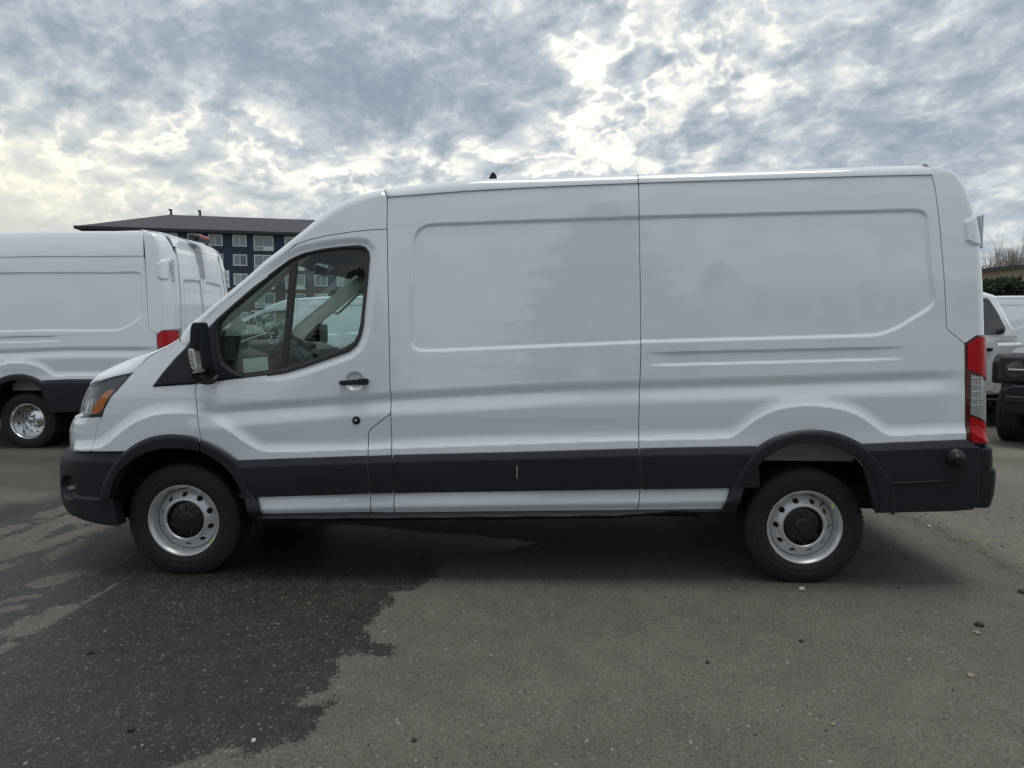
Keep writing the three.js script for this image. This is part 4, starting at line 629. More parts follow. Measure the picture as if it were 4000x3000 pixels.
      for (const [nm, z] of [['driver_seat', -.56], ['passenger_seat', -1.50]]) { put(nm, merge([moved(box(.52, .16, .50, 0, 0, 0, .06), .98, .78, z), moved(box(.13, .62, .48, 0, 0, 0, .06), 1.20, 1.10, z, 0, 0, -.10), moved(box(.09, .18, .26, 0, 0, 0, .04), 1.235, 1.50, z, 0, 0, -.08), box(.4, .35, .4, .98, .55, z, .02)]), M({ name: 'seat cloth', color: rgb(.05, .05, .055), roughness: .95 })); }
      put('cab_floor', box(1.6, .03, 1.8, .5, .48, -1.03), MAT.dash);
      // sheets of paper, the rear-view mirror and the writing on the glass
      const sheetOf = (pts, z, th = .002) => { const a = pts.map((p) => L(p[0], p[1], z)); return moved(new THREE.ExtrudeGeometry(new THREE.Shape(a.map((p) => new THREE.Vector2(p.x, p.y))), { depth: th, bevelEnabled: false }), 0, 0, z); };
      put('paper_sheet', sheetOf([[948, 1402], [1045, 1393], [1050, 1445], [953, 1458]], -.13), MAT.paper, root, 'sheet of paper behind the driver window');
      put('folded_map', sheetOf([[878, 1312], [917, 1232], [962, 1262], [964, 1300], [962, 1310]], -.22), MAT.paper, root, 'folded pale map standing on the dashboard');
      put('paper_sheet', sheetOf([[917, 1270], [1000, 1268], [1040, 1300], [960, 1308], [918, 1312]], -.40), MAT.paper, root, 'pale sheet lying on the dashboard');
      put('stowed_box', sheetOf([[897, 1316], [966, 1314], [974, 1400], [900, 1406]], -.30, .2), M({ color: rgb(.05, .05, .048), roughness: .9 }));
      const wz = -.072, str = (list, r = .0022) => tube(list.map((p) => L(p[0], p[1], wz)), r, 3 * list.length, 5);
      put('window_writing', merge([
        str([[970, 1262], [984, 1216], [996, 1217]]), str([[974, 1247], [994, 1236]]), str([[996, 1217], [998, 1240], [990, 1256]]), str([[1008, 1215], [1004, 1236], [1014, 1226], [1018, 1238]]), str([[986, 1216], [1030, 1212], [1036, 1207], [1034, 1216], [1022, 1228], [1034, 1234], [1024, 1242]]), str([[1048, 1212], [1042, 1236], [1026, 1244], [1030, 1236], [1048, 1228]]),
        str([[946, 1302], [962, 1292], [968, 1298]]), str([[962, 1294], [964, 1308]]), str([[1004, 1272], [994, 1280], [1006, 1284], [996, 1294]]), str([[1014, 1276], [1014, 1290]]), str([[1022, 1288], [1022, 1272], [1030, 1274], [1030, 1288]]), str([[1054, 1262], [1054, 1284]]), str([[1054, 1280], [1076, 1252]]),
        str([[942, 1335], [1000, 1314], [1050, 1298]], .003), str([[1038, 1304], [1037, 1314]]), str([[1072, 1302], [1064, 1300], [1056, 1312], [1064, 1318], [1054, 1326], [1054, 1340], [1064, 1340], [1072, 1332]]), str([[1080, 1316], [1090, 1314], [1096, 1290], [1090, 1296]]), str([[1080, 1326], [1090, 1322]]), str([[1078, 1336], [1080, 1337]]), str([[1086, 1336], [1088, 1333]]),
      ]), MAT.ink, root, 'white marker handwriting on the cab glass');
      put('rear_view_mirror', merge([moved(box(.03, .07, .24, 0, 0, 0, .012), .58, 1.93, -1.03, 0, 0, .1), moved(box(.05, .12, .08, 0, 0, 0, .02), .50, 1.98, -1.03, 0, 0, .6)]), MAT.satin);
      for (const z of [-.50, -1.56]) put('sun_visor', moved(box(.02, .24, .62, 0, 0, 0, .008), .66, 2.0, z, 0, 0, -.95), MAT.headliner);
    }
  }
  // --- lime inspection stickers on the rims
  if (detail) { const st = (px, py) => { const p = L(px, py, -.063); return moved(box(.016, .016, .004, 0, 0, 0, .001), p.x, p.y, -.0655, 0, 0, .6); }; put('rim_sticker', st(824, 2115), MAT.lime, root, 'lime green dot on the front rim'); put('rim_sticker', st(3253, 1979), MAT.lime, root, 'lime green dot on the rear rim'); const vv = L(3210, 1968, -.08); put('tyre_valve', moved(box(.012, .035, .012, 0, 0, 0, .004), vv.x, vv.y, -.08, 0, 0, -.6), MAT.satin); }
  return root;
}
const van = thing('cargo_van', 'large white van in front, seen fully side on, with black lower mouldings', 'van', VAN.pos, VAN.turn, 'white vans on the lot');
buildVan(van, { step: .008, detail: true });

// ------------------------------------------------------------------ other vans of the same kind: taller, longer or lower bodies
function reshape(root, fn) { for (const c of root.children) { if (!c.isMesh) continue; const list = [c, ...c.children.filter((k) => k.isMesh)]; for (const m of list) { m.geometry = m.geometry.clone(); const p = m.geometry.attributes.position; for (let i = 0; i < p.count; i++) { const q = fn(p.getX(i), p.getY(i), p.getZ(i), c.name); p.setXYZ(i, q[0], q[1], q[2]); } } } }
const longer = (d) => (x, y, z) => { const c = lerp(4.36, 4.0, sstep(1.40, 1.44, y)); return [x + d * sstep(c - .02, c + .02, x), y, z]; };
const lower = (x, y, z) => [x, y > 1.5 ? 1.5 + (y - 1.5) * .62 : y, z];
{
  const p = atY(109, 1745), v = thing('cargo_van', 'white high-roof van at the left, showing its rear doors and polished rear wheel', 'van', [p.x - 3.665, 0, p.z + .17], 0, 'white vans on the lot');
  buildVan(v, { step: .014, wheels: 'dual', spin: [0, .2] });
  const REAR = /^(rear_corner|rear_door|rear_header|door_hinge)$/;
  reshape(v, (x, y, z, name) => { const g = lineY(O.gutterUY, x); return longer(.84)(x, y + .25 * (REAR.test(name) ? sstep(1.55, 2.50, y) : sstep(g + .008, g + .030, y) * sstep(.7, 1.7, x)), z); });
  const c = atZ(778, 932, v.position.z - VAN.half).sub(v.position), h = part('high_brake_light', moved(new RoundedBoxGeometry(.15, .095, .42, 4, .045), c.x, c.y, -VAN.half, 0, 0, -.18), MAT.satin, v);
  part('brake_lens', moved(new RoundedBoxGeometry(.05, .05, .30, 3, .014), c.x + .055, c.y + .012, -VAN.half, 0, 0, -.18), M({ name: 'pale red lens', color: rgb(.50, .06, .07), roughness: .2, clearcoat: 1 }), h, 'pale red lens of the high brake light');
}
for (const [x, z, label] of [[-5.02, -12.0, 'white low-roof van seen through the cab glass of the large van in front'], [4.68, -12.2, 'white low-roof van behind the white pickup, only its side panel showing']]) {
  const v = thing('cargo_van', label, 'van', [x, 0, z], 0, 'white vans on the lot'); buildVan(v, { step: .024, spin: [.3, 1] }); reshape(v, lower);
}

// ------------------------------------------------------------------ generic vehicle helper: a body lofted from side outlines
const roundShape = (pts, n = 2) => new THREE.Shape(smooth(dense(pts, .12), n).map((p) => new THREE.Vector2(...p)));
const slab = (pts, w, z, bev = .03, n = 2) => moved(new THREE.ExtrudeGeometry(roundShape(pts, n), { depth: w - 2 * bev, bevelEnabled: true, bevelSize: bev, bevelOffset: -bev, bevelThickness: bev, bevelSegments: 4 }), 0, 0, z + bev);

{ // white crew-cab pickup, facing left; x back from its front axle, z = 0 its near side
  const D = 10.55, xr = atZ(3957, 1400, -D).x, v = thing('pickup_truck', 'white pickup with dark rear side windows, between the long van and the dark off-roader', 'pickup', [xr - 2.70, 0, -D + .0], 0);
  const white = M({ name: 'bright white paint', color: rgb(.80, .82, .83), roughness: .2, clearcoat: 1, clearcoatRoughness: .03 }), tail = (x0, x1) => [[x0, .50], [x0, 1.26], [x1, 1.28], [x1, .50]];
  const low = [[-.92, .55], [-.95, 1.05], [-.88, 1.16], [.55, 1.26], [2.86, 1.30], [2.86, .50], [.55, .46], [.50, .70], [.30, .92], [0, .98], [-.30, .92], [-.50, .70], [-.55, .50]];
  part('cab_body', slab(low, 1.98, -1.98, .05, 1), white, v);
  const green = [[.50, 1.28], [1.15, 1.90], [1.40, 2.03], [2.36, 2.09], [2.57, 2.03], [2.69, 1.78], [2.84, 1.32]];
  part('cab_roof', (() => { const g = slab(green, 1.78, -1.88, .09, 1), p = g.attributes.position; for (let i = 0; i < p.count; i++) { const t = sstep(1.3, 2.0, p.getY(i)); p.setZ(i, -.99 + (p.getZ(i) + .99) * lerp(1.06, .86, t)); } g.computeVertexNormals(); return g; })(), white, v);
  const win = (pts, o) => { const s = (right) => { const g = new THREE.ExtrudeGeometry(roundShape(pts, 2), { depth: .012, bevelEnabled: false }), p = g.attributes.position; for (let i = 0; i < p.count; i++) { const t = sstep(1.3, 2.0, p.getY(i)), hw = .89 * lerp(1.06, .86, t) + .006; p.setZ(i, right ? -.99 - hw - p.getZ(i) + .004 : -.99 + hw + p.getZ(i) - .004); } g.computeVertexNormals(); return g; }; for (const r of [0, 1]) part('side_window', s(r), MAT.darkGlass, v); };
  win([[.75, 1.36], [1.22, 1.84], [1.58, 1.94], [1.58, 1.40]]); win([[1.66, 1.40], [1.66, 1.97], [2.23, 1.99], [2.235, 1.42]]); win([[2.26, 1.42], [2.255, 1.99], [2.42, 1.98], [2.53, 1.80], [2.62, 1.50], [2.56, 1.43]]);
  part('windscreen', moved(box(.02, .80, 1.45, 0, 0, 0, .005), .86, 1.60, -.99, 0, 0, -.83), MAT.darkGlass, v);
  for (const z of [.004, -1.984]) { part('front_door', moved(new THREE.ExtrudeGeometry(roundShape([[.62, .58], [.62, 1.30], [1.60, 1.31], [1.60, .56]], 1), { depth: .012, bevelEnabled: true, bevelSize: .004, bevelThickness: .004, bevelSegments: 2 }), 0, 0, z - .006), white, v); part('rear_door', moved(new THREE.ExtrudeGeometry(roundShape([[1.62, .56], [1.62, 1.31], [2.44, 1.32], [2.48, 1.05], [2.46, .75], [2.40, .56]], 1), { depth: .012, bevelEnabled: true, bevelSize: .004, bevelThickness: .004, bevelSegments: 2 }), 0, 0, z - .006), white, v);
    for (const x of [1.42, 2.26]) part('door_handle', box(.20, .045, .04, x, 1.20, z + (z > -1 ? .03 : -.03), .018), MAT.plastic, v); }
  part('bed', merge([slab([[2.90, .52], [2.90, 1.33], [4.75, 1.35], [4.78, .60], [4.20, .55], [4.12, .80], [3.95, .97], [3.70, 1.0], [3.45, .97], [3.28, .80], [3.20, .55]], .08, -.08, .03, 1), slab([[2.90, .52], [2.90, 1.33], [4.75, 1.35], [4.78, .60], [4.20, .55], [4.12, .80], [3.95, .97], [3.70, 1.0], [3.45, .97], [3.28, .80], [3.20, .55]], .08, -1.98, .03, 1), box(1.85, .05, 1.85, 3.83, .72, -.99), box(.06, .75, 1.9, 2.92, .95, -.99), box(.06, .70, 1.9, 4.74, .97, -.99)]), white, v);
  part('side_step', box(2.3, .06, .16, 1.55, .42, .0, .03), MAT.plastic, v); part('chassis', merge([box(5.2, .18, 1.3, 1.9, .48, -.99), box(2.2, .2, 1.7, 1.6, .52, -.99)]), MAT.dark, v);
  part('front_bumper', box(.22, .28, 1.96, -.96, .62, -.99, .06), MAT.plastic, v); part('grille', box(.06, .34, 1.3, -.95, .95, -.99, .02), MAT.satin, v);
  for (const z of [-.25, -1.73]) part('headlight', box(.10, .24, .34, -.92, .95, z, .04), MAT.lens, v);
  for (const [x, z, f] of [[0, -.16, 0], [3.70, -.16, 0], [0, -1.82, 1], [3.70, -1.82, 1]]) makeWheel(v, x, .341, z, 'steel', 0, !!f);
}
{ // dark off-road car turned towards the camera at the right edge; z forward, x across, origin under its front axle
  const v = thing('off_road_car', 'dark blue off-road car cut off by the right edge, one round headlight showing', 'car', [7.36, 0, -8.72], -.87);
  const navy = M({ name: 'dark blue paint', color: rgb(.013, .019, .032), roughness: .3, clearcoat: 1, clearcoatRoughness: .03 });
  const xslab = (pts, w, bev, n = 1) => { const g = slab(pts, w, -w / 2, bev, n); g.rotateY(-Math.PI / 2); return g; }; // outline in (forward, up)
  part('body', xslab([[.56, .62], [.60, 1.10], [.52, 1.17], [-.70, 1.24], [-1.0, 1.26], [-3.6, 1.26], [-3.62, .60], [-3.4, .55], [-2.2, .5], [-.6, .5], [.2, .62]], 1.70, .05), navy, v);
  part('bonnet', xslab([[.58, 1.10], [.54, 1.20], [.30, 1.26], [-.72, 1.31], [-.80, 1.20], [.40, 1.08]], 1.62, .05), navy, v);
  for (const s of [-1, 1]) { const g = xslab([[.55, .80], [.56, 1.08], [.44, 1.18], [-.50, 1.16], [-.56, .85], [-.44, .80], [-.34, .98], [.0, 1.06], [.34, .98], [.44, .80]], .22, .04); g.translate(s * .85, 0, 0); part('wheel_arch', g, MAT.plastic, v); }
  part('cabin', xslab([[-.75, 1.24], [-1.20, 1.78], [-1.35, 1.84], [-3.5, 1.82], [-3.6, 1.26]], 1.56, .06), MAT.darkGlass, v);
  part('roof', xslab([[-1.20, 1.76], [-1.32, 1.86], [-3.55, 1.85], [-3.6, 1.76]], 1.58, .04), navy, v);
  const gr = part('grille', moved(new RoundedBoxGeometry(1.74, .36, .10, 3, .05), 0, .99, .59), MAT.satin, v);
  for (let k = 0; k < 4; k++) part('grille_bar', box(1.16, .025, .03, 0, .87 + k * .075, .635, .008), MAT.plastic, gr);
  for (const s of [-1, 1]) { const h = part('headlight', moved(lathe([[0, .03], [.08, .028], [.11, .015], [.12, .0], [.125, -.04]], 40), s * .68, .99, .625), M({ name: 'lamp glass', color: rgb(.035, .038, .042), roughness: .12, clearcoat: 1 }), v); part('light_bar', box(.22, .030, .03, s * .64, .99, .655, .012), MAT.silver, h); part('lamp_ring', moved(new THREE.TorusGeometry(.112, .010, 8, 40), s * .68, .99, .64), MAT.satin, h); }
  { const { FontLoader } = await import('three/addons/loaders/FontLoader.js'), { TextGeometry } = await import('three/addons/geometries/TextGeometry.js'); globalThis.bold = await new FontLoader().loadAsync('fonts/droid/droid_sans_bold.typeface.json'); globalThis.TextG = TextGeometry; const t = new TextGeometry('B', { font: bold, size: .085, depth: .01 }); part('badge_letter', moved(t, -.50, .95, .66), M({ name: 'white lettering', color: rgb(.75, .76, .77), roughness: .4 }), gr); }
  part('front_bumper', (() => { const s = new THREE.Shape([[-.80, .06], [-.76, .20], [-.66, .25], [.66, .25], [.76, .20], [.80, .06], [.70, -.05], [-.70, -.05]].map((q) => new THREE.Vector2(...q))); return moved(new THREE.ExtrudeGeometry(s, { depth: .10, bevelEnabled: true, bevelSize: .03, bevelThickness: .04, bevelSegments: 3 }), 0, .52, .62); })(), MAT.plastic, v);
  for (const s of [-1, 1]) part('fog_lamp_bezel', moved(box(.24, .09, .04, 0, 0, 0, .02), s * .62, .62, .775), MAT.satin, v);
  for (const [x, z] of [[-.80, 0], [.80, 0], [-.80, -2.55], [.80, -2.55]]) { const w = makeWheel(v, x, .40, z, 'steel', 0, false); w.rotation.y = x > 0 ? Math.PI / 2 : -Math.PI / 2; w.scale.set(1.17, 1.17, 1.2); w.children.slice(1).forEach((k) => { k.material = MAT.satin; }); }
  part('chassis', box(1.4, .2, 3.6, 0, .48, -1.4), MAT.dark, v);
}

// ------------------------------------------------------------------ apartment building far behind
{
  const o = atZ(919, 1279, -106), turn = .235, b = thing('apartment_building', 'dark navy apartment building with a dark hipped roof and white-framed windows', 'building', [o.x, 0, o.z], turn);
  const navy = M({ name: 'navy siding', color: rgb(.030, .048, .082), roughness: .85 }), brown = M({ name: 'brown siding', color: rgb(.085, .065, .055), roughness: .9 }), roofM = M({ name: 'dark roof', color: rgb(.062, .062, .072), roughness: .9 }), white = M({ name: 'white window frame', color: rgb(.62, .64, .66), roughness: .6 });
  const panes = [rgb(.10, .13, .15), rgb(.16, .20, .21), rgb(.06, .08, .09), rgb(.22, .26, .26)].map((c) => M({ name: 'window pane', color: c, roughness: .12, clearcoat: 1 }));
  const x0 = -20.1, x1 = 62, Y = (py) => CAM.y + (1279 - py) * 106 / 2700, eave = Y(914), ridge = CAM.y + (1279 - 861) * 115.5 / 2700, st = 2.9, y1 = Y(969), depth = 18;
  const cols = []; for (let k = -2; k < 4; k++) for (const [x, ac] of [[-3.4, 0], [0, 0], [3.0, 1], [7.5, 1], [11.8, 0], [15.2, 0]]) cols.push([x + k * 21.5, ac]);
  const use = cols.filter(([x]) => x > x0 + .8 && x + 3 < x1);
  const wall = (ya, yb, m, nm) => part(nm, (() => { const g = []; for (let y = ya; y < yb - .01; y += .29) { const h = Math.min(.29, yb - y); g.push(moved(box(x1 - x0, h - .012, .03, 0, 0, 0), (x0 + x1) / 2, y + h / 2, .0 + .012, -.04)); } g.push(box(x1 - x0, yb - ya, depth, (x0 + x1) / 2, (ya + yb) / 2, -depth / 2 - .0)); return merge(g); })(), m, b);
  const split = Y(1128); wall(0, split, brown, 'lower_wall'); wall(split, eave, navy, 'wall');
  part('belt_course', box(x1 - x0 + .3, .25, .12, (x0 + x1) / 2, split, .03), brown, b);
  const r = rng(77), fr = merge([box(2.0, .14, .12, 1, .07, .02), box(2.0, .14, .12, 1, 1.66, .02), box(.14, 1.45, .12, .07, .865, .02), box(.14, 1.45, .12, 1.93, .865, .02), box(.07, 1.45, .09, 1.0, .865, .03)]), pane = box(.88, 1.45, .04, 0, .865, .045), frA = merge([box(2.9, .14, .12, 1.45, .07 - .55, .02), box(2.9, .14, .12, 1.45, 1.66, .02), box(.14, 2.0, .12, .07, .59, .02), box(.14, 2.0, .12, 2.83, .59, .02), box(.07, 1.45, .09, 1.35, .865, .03), box(2.62, .12, .10, 1.45, .10, .03)]), paneA = box(1.3, 1.42, .04, 0, .88, .045), acP = box(1.15, .42, .10, .75, -.20, .06, .02), grey = M({ name: 'air conditioner grille', color: rgb(.30, .31, .32), roughness: .8 });
  for (const [x, ac] of use) for (let row = 0; row < 5; row++) {
    const y = y1 - row * st; if (y < .6) continue; const w = part('window', ac ? frA : fr, white, b); w.position.set(x, y, .06);
    const q = part('pane', ac ? paneA : pane, panes[(r() * 4) | 0], w); q.position.x = ac ? .72 : .55; const q2 = part('pane', ac ? paneA : pane, panes[(r() * 4) | 0], w); q2.position.x = ac ? 2.06 : 1.46;
    if (ac) { part('infill', box(2.62, .46, .05, 1.45, -.20, .03), white, w); part('air_conditioner', acP, grey, w); }
  }
  const ov = 1.0, hip = 9.4, pr = [V3(x0 - ov, eave, ov), V3(x1 + ov, eave, ov), V3(x1 + ov, eave, -depth - ov), V3(x0 - ov, eave, -depth - ov), V3(x0 + hip, ridge, -depth / 2), V3(x1 - hip, ridge, -depth / 2)];
  const tri = [[0, 1, 5], [0, 5, 4], [1, 2, 5], [2, 3, 4], [2, 4, 5], [3, 0, 4]], gp = new THREE.BufferGeometry(); gp.setAttribute('position', new THREE.Float32BufferAttribute(tri.flat().flatMap((k) => pr[k].toArray()), 3)); gp.computeVertexNormals();
  const rf = part('roof', gp, roofM, b); part('fascia', box(x1 - x0 + 2 * ov, .42, depth + 2 * ov, (x0 + x1) / 2, eave - .10, -depth / 2), M({ name: 'fascia', color: rgb(.03, .03, .035), roughness: .8 }), b);
  for (const x of [x0 + hip + .3, x0 + hip + 4.6]) { part('roof_vent', merge([moved(new THREE.CylinderGeometry(.16, .2, .9, 10), x, ridge + .25, -depth / 2), moved(new THREE.CylinderGeometry(.3, .26, .22, 10), x - .1, ridge + .75, -depth / 2)]), roofM, b); }
}
// ------------------------------------------------------------------ low tan building, hedge and bare trees at the right
{
  const a = atZ(3700, 1075, -62), e = atZ(4200, 1024, -62), b = thing('warehouse', 'low tan building with a flat dark-edged roof beyond the hedge', 'building', [0, 0, 0]);
  const w = e.x - a.x + 14, sl = (e.y - a.y) / (e.x - a.x), tan = M({ name: 'tan render', color: rgb(.30, .235, .16), roughness: .9 }), ang = Math.atan(sl);
  part('wall', moved(new THREE.ExtrudeGeometry(new THREE.Shape([[0, 0], [w, 0], [w, a.y + sl * w], [0, a.y]].map((q) => new THREE.Vector2(...q))), { depth: 18, bevelEnabled: false }), a.x, 0, -80), tan, b);
  part('roof', moved(box(Math.hypot(w, sl * w) + .8, .30, 18.8, 0, 0, 0), a.x + w / 2, a.y + sl * w / 2 + .12, -71, 0, 0, ang), M({ name: 'dark roof edge', color: rgb(.05, .05, .052), roughness: .8 }), b);
}
function foliage(points, size, r) { // many leaf-sized faces
  const pos = new Float32Array(points.length * 18), nor = new Float32Array(points.length * 18); let k = 0; const m = new THREE.Matrix4(), q = new THREE.Quaternion(), e = new THREE.Euler(), v = V3(), n = V3(), base = [[0, 0, 0], [1, 0, 0], [.5, .24, .08], [0, 0, 0], [.5, -.24, .08], [1, 0, 0]];
  for (const [p, dir] of points) { const s = size * (.6 + .8 * r()); if (dir) q.setFromUnitVectors(V3(1, 0, 0), dir).multiply(new THREE.Quaternion().setFromAxisAngle(V3(1, 0, 0), r() * 6.28)); else q.setFromEuler(e.set(r() * 6.28, r() * 6.28, r() * 6.28)); n.set(0, 0, 1).applyQuaternion(q); for (const b of base) { v.set(...b).multiplyScalar(s).applyQuaternion(q).add(p); pos[k] = v.x; pos[k + 1] = v.y; pos[k + 2] = v.z; nor[k] = n.x; nor[k + 1] = n.y; nor[k + 2] = n.z; k += 3; } }
  const g = new THREE.BufferGeometry(); g.setAttribute('position', new THREE.BufferAttribute(pos, 3)); g.setAttribute('normal', new THREE.BufferAttribute(nor, 3)); return g;
}
const leafM = (r, g, b, t = .25) => M({ name: 'leaves', color: rgb(r, g, b), roughness: .9, transmission: t, thickness: 0 });
const barkM = M({ name: 'bark', color: rgb(.11, .09, .075), roughness: .95 });
{ // hedge
  const r = rng(31), a = atZ(3660, 1150, -46), e = atZ(4380, 1150, -46), h = thing('hedge', 'dark green clipped hedge in front of the tan building', 'hedge', [0, 0, 0]), pts = [];
  for (let k = 0; k < 26000; k++) { const x = lerp(a.x, e.x, r()), zz = -46 + (r() - .5) * 2.4, top = 4.45 + .25 * noise2(x * .35, 3) + .3 * noise2(x * 1.3, 9), y = top * (1 - r() ** 2.2 * .98); pts.push([V3(x, y, zz + .35 * noise3(x * .9, y * .9, 2)), null]); }
  part('crown', foliage(pts, .30, r), leafM(.030, .050, .022), h); part('stem', merge([...Array(24)].map((_, k) => box(.14, 3.4, .14, lerp(a.x, e.x, (k + .5) / 24), 1.7, -46))), barkM, h);
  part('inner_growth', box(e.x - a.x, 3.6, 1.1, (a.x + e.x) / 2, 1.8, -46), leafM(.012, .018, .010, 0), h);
}
function bareTree(px, topPy, D, seed, spread, label) {
  const r = rng(seed), base = atZ(px, 1279, -D), H = CAM.y + (1279 - topPy) * D / 2700, t = thing('bare_tree', label, 'tree', [base.x, 0, -D]), limbs = [], twigs = [];
  const grow = (p, d, len, rad, lv) => { const n = 3; let q = p.clone(), dir = d.clone(); for (let i = 0; i < n; i++) { const nd = dir.clone().add(V3((r() - .5) * .22, (r() - .2) * .12, (r() - .5) * .22)).normalize(), s = q.clone().addScaledVector(nd, len / n), c = new THREE.CylinderGeometry(rad * (1 - .28 * (i + 1) / n), rad * (1 - .28 * i / n), len / n * 1.03, lv < 2 ? 7 : 4, 1, true); c.applyQuaternion(new THREE.Quaternion().setFromUnitVectors(V3(0, 1, 0), nd)); c.translate((q.x + s.x) / 2, (q.y + s.y) / 2, (q.z + s.z) / 2); (lv < 2 ? limbs : twigs).push(c); q = s; dir = nd; if (lv < 4 && (lv > 0 || i > 0)) { const m = lv === 0 ? 3 : lv < 2 ? 2 : 1; for (let k = 0; k < m; k++) { const a = r() * 6.283, sp = spread * (.7 + .5 * r()); grow(q.clone(), dir.clone().multiplyScalar(1).add(V3(Math.cos(a) * sp, .25, Math.sin(a) * sp)).normalize(), len * (.50 + .2 * r()), rad * .55, lv + 1); } } } if (lv < 4) grow(q, dir, len * .55, rad * .6, lv + 1); };
  grow(V3(0, 0, 0), V3(0, 1, 0), H * .52, H * .0075, 0); const sc = H / Math.max(...twigs.map((c) => { c.computeBoundingBox(); return c.boundingBox.max.y; })); const g1 = merge(limbs), g2 = merge(twigs); g1.scale(sc, sc, sc); g2.scale(sc, sc, sc); part('trunk', g1, barkM, t); part('crown', g2, M({ name: 'twigs', color: rgb(.22, .19, .165), roughness: .95 }), t);
}
bareTree(3858, 905, 92, 41, .42, 'tall bare tree just right of the long van\'s rear hinge');
bareTree(3888, 955, 95, 47, .40, 'shorter bare tree between two taller bare ones');
bareTree(3917, 935, 90, 43, .26, 'slender upright bare tree left of the big one at the edge');
bareTree(3985, 885, 88, 49, .46, 'broad bare tree cut by the right edge of the view');
for (const [px, top, seed, label] of [[3870, 1020, 61, 'brown leafless thicket under the bare trees, left one'], [3940, 1008, 62, 'brown leafless thicket in the gap between the bare trees']]) {
  const r = rng(seed), c = atZ(px, 1279, -86), H = CAM.y + (1279 - top) * 86 / 2700, t = thing('bare_shrub', label, 'shrub', [c.x, 0, -86]), pts = []; for (let k = 0; k < 170; k++) { const a = r() * 6.283, q = Math.sqrt(r()) * 1.5, y = H * (1 - .55 * r() ** 1.5) - q * q * .35; pts.push([V3(Math.cos(a) * q, y, Math.sin(a) * q), V3((r() - .5) * .8, .6 + r(), (r() - .5) * .8).normalize()]); } part('crown', foliage(pts, .30, r), M({ name: 'brown twigs', color: rgb(.26, .21, .13), roughness: .95 }), t); part('stem', box(.12, H * .7, .12, 0, H * .35, 0), barkM, t);
}

// ------------------------------------------------------------------ behind the camera: conifers and a lettered box truck, mirrored faintly in the van's side
function conifer(x, z, H, R, seed, label) {
  const r = rng(seed), t = thing('conifer', label, 'tree', [x, 0, z]), pts = [], lim = [moved(new THREE.CylinderGeometry(.03, H * .018, H, 9), 0, H / 2, 0)];
  for (let y = H * .10; y < H * .985; y += H * .020) { const rr = R * (1 - y / H) ** .8 * (.75 + .45 * r()), n = 7; for (let k = 0; k < n; k++) { const a = k / n * 6.283 + r() * .8, q = rr * (.65 + .55 * r()), tip = V3(Math.cos(a) * q, y + q * .05 - q * q * .05, Math.sin(a) * q); const c = new THREE.CylinderGeometry(.006, .03, q, 4, 1, true); c.applyQuaternion(new THREE.Quaternion().setFromUnitVectors(V3(0, 1, 0), tip.clone().sub(V3(0, y, 0)).normalize())); c.translate(tip.x / 2, (y + tip.y) / 2, tip.z / 2); lim.push(c); for (let j = 0; j < 22; j++) { const f = .15 + .85 * Math.sqrt(r()), p = V3(tip.x * f, lerp(y, tip.y, f) - .08 * r(), tip.z * f); pts.push([p.add(V3((r() - .5) * .3, (r() - .5) * .15, (r() - .5) * .3)), V3(tip.x * .6 + (r() - .5) * rr, -.25 - .4 * r(), tip.z * .6 + (r() - .5) * rr).normalize()]); } } }
  part('trunk', merge(lim), barkM, t); part('crown', foliage(pts, .34, r), leafM(.028, .045, .024), t);
}
conifer(1.5, 12, 10.2, 4.3, 71, 'tall dark conifer behind the camera, mirrored in the van\'s front panel');
conifer(7.5, 24, 11.0, 3.2, 72, 'dark conifer behind the camera, right of the tallest one');
conifer(-9, 22, 10, 3.0, 73, 'dark conifer behind the camera, left of the tallest one');
{
  const t = thing('box_truck', 'white rental box truck with blue lettering on its side, behind the camera', 'truck', [4.2, 0, 4.9], Math.PI); // its side faces the van
  const body = M({ name: 'white truck box', color: rgb(.70, .71, .72), roughness: .5 });
  const bx = part('box', new RoundedBoxGeometry(6.2, 3.0, 2.4, 2, .04), body, t); bx.position.set(-2.2, 2.72, -1.2);
  const tx = new TextG('Budget', { font: bold, size: .95, depth: .01 }); tx.computeBoundingBox(); part('lettering', moved(tx, .55 - tx.boundingBox.max.x, 3.15, .002), M({ name: 'blue lettering', color: rgb(.03, .05, .20), roughness: .6 }), t);
  part('cab', slab([[-.1, .6], [0, 1.35], [-.15, 1.5], [-.65, 2.25], [-.8, 2.32], [-1.75, 2.34], [-1.78, .6]].map(([x, y]) => [-x - 7.15, y]), 2.1, -2.25, .08, 1), body, t);
  part('side_window', moved(new THREE.ExtrudeGeometry(roundShape([[-6.55, 1.5], [-6.35, 2.1], [-5.7, 2.15], [-5.7, 1.5]], 1), { depth: .02, bevelEnabled: false }), 0, 0, -.155), MAT.darkGlass, t);
  part('chassis', box(7.6, .25, 1.2, -3.0, .75, -1.2), MAT.dark, t);
  for (const [x, z, f] of [[-6.2, -.32, 0], [-.6, -.32, 0], [-6.2, -2.1, 1], [-.6, -2.1, 1]]) makeWheel(t, x, .345, z, 'steel', 0, !!f);
}

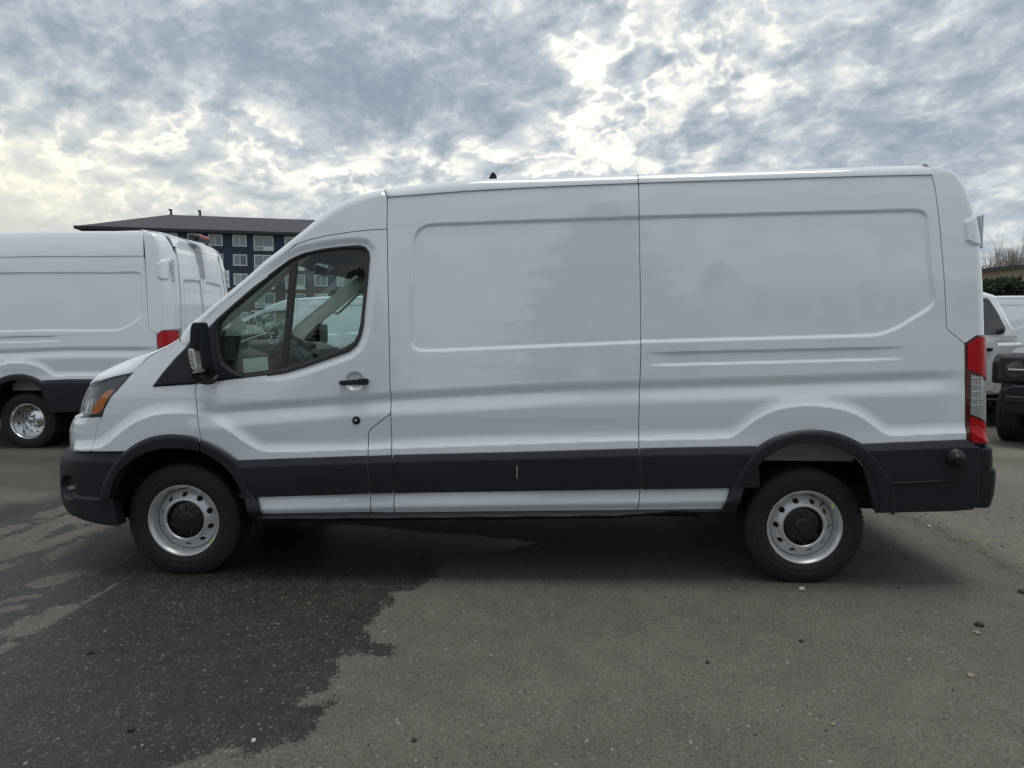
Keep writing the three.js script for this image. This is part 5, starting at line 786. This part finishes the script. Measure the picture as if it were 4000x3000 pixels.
// ------------------------------------------------------------------ loose stones, straws, gravel
{
  const stone = (seed) => { const g = mergeVertices(new THREE.IcosahedronGeometry(1, 1).deleteAttribute('normal').deleteAttribute('uv')), p = g.attributes.position; for (let i = 0; i < p.count; i++) { const n = 1 + .35 * noise3(p.getX(i) * 1.3 + seed * 7, p.getY(i) * 1.3, p.getZ(i) * 1.3); p.setXYZ(i, p.getX(i) * n, p.getY(i) * n * .7, p.getZ(i) * n); } const h = g.toNonIndexed(); h.computeVertexNormals(); return h; };
  const shapes = [1, 2, 3, 4].map(stone), ms = { white: M({ name: 'pale stone', color: rgb(.42, .40, .37), roughness: .9 }), grey: M({ name: 'grey stone', color: rgb(.13, .125, .12), roughness: .9 }), dark: M({ name: 'dark stone', color: rgb(.022, .021, .020), roughness: .8 }), tan: M({ name: 'tan stone', color: rgb(.26, .22, .16), roughness: .9 }) };
  const list = [[3132, 2306, 14, 'white', 'white stone lying just in front of the rear tyre'], [2847, 2310, 8, 'grey', 'grey pebble left of the white stone at the rear tyre'], [3545, 2182, 9, 'grey', 'grey pebble behind the rear tyre on dry asphalt'], [3826, 2445, 15, 'dark', 'dark stone near the right edge of the asphalt'], [3814, 2476, 12, 'tan', 'tan stone just below the dark one near the right edge'], [2762, 2590, 9, 'dark', 'dark pebble on dry asphalt below the van\'s middle'], [3148, 2362, 7, 'grey', 'small grey pebble below the white stone'], [3130, 2507, 9, 'dark', 'dark pebble on dry asphalt straight below the rear wheel'], [3253, 2832, 10, 'tan', 'tan pebble in the lower right foreground'], [1617, 2895, 12, 'dark', 'dark stone on dry asphalt beside the wet patch'], [3790, 2641, 12, 'tan', 'pale tan stone in the right foreground'], [355, 2551, 12, 'dark', 'dark clod on the wet asphalt at the left'], [512, 2853, 14, 'dark', 'dark clod on the wet asphalt in the left foreground'], [990, 2896, 11, 'white', 'pale chip on the wet asphalt near its lower edge'], [3628, 2058, 8, 'white', 'white pebble behind the van\'s rear corner'], [3990, 2315, 12, 'dark', 'dark stone cut by the right edge'], [3510, 2300, 6, 'dark', 'tiny dark pebble right of the rear tyre']];
  list.forEach(([px, py, s, m, label], k) => { const p = atY(px, py), o = new THREE.Mesh(shapes[k % 4], ms[m]), d = p.distanceTo(camera.position); o.name = numbered('stone'); const q = .8 * s * d / 2700; o.position.set(p.x, q * .35, p.z); o.scale.setScalar(q); o.rotation.y = k * 1.7; o.castShadow = o.receiveShadow = true; scene.add(o); tag(o, label, 'stone'); });
  const straw = (pts, label) => { const c = pts.map(([px, py]) => atY(px, py)).map((p) => V3(p.x, .006, p.z)); if (c.length > 2) c[2].y = .02; const o = new THREE.Mesh(tube(c, .0028, 20, 5), M({ name: 'straw', color: rgb(.34, .28, .15), roughness: .9 })); o.name = numbered('straw'); o.castShadow = true; scene.add(o); tag(o, label, 'straw'); };
  straw([[3770, 2117], [3800, 2113], [3823, 2113]], 'short straight straw on the ground behind the van'); straw([[3840, 2139], [3852, 2126], [3870, 2118], [3905, 2121], [3958, 2133]], 'long bent straw on the ground behind the van');
  const r = rng(5), n = 5200, im = new THREE.InstancedMesh(shapes[1], M({ name: 'gravel', color: rgb(1, 1, 1), roughness: .9 }), n), m4 = new THREE.Matrix4(), c = new THREE.Color();
  for (let k = 0; k < n; k++) { const x = (r() * 2 - 1) * 4.6, z = -1.9 - r() * 5.6, far = x > 1.4 && z < -4.4, s = (.0012 + .0042 * r() ** 4) * (far ? 1.7 : 1); m4.makeRotationY(r() * 6.28).scale(V3(s, s, s)).setPosition(x, s * .3, z); im.setMatrixAt(k, m4); const v = r() < .5 ? .02 + .05 * r() : r() < .8 ? .10 + .12 * r() : .2 + .2 * r(); im.setColorAt(k, c.setRGB(v, v * .96, v * .9)); }
  im.name = 'gravel'; im.userData = { kind: 'stuff', label: 'loose fine gravel scattered over the asphalt', category: 'gravel' }; im.castShadow = im.receiveShadow = true; scene.add(im);
}
renderer.render(scene, camera);
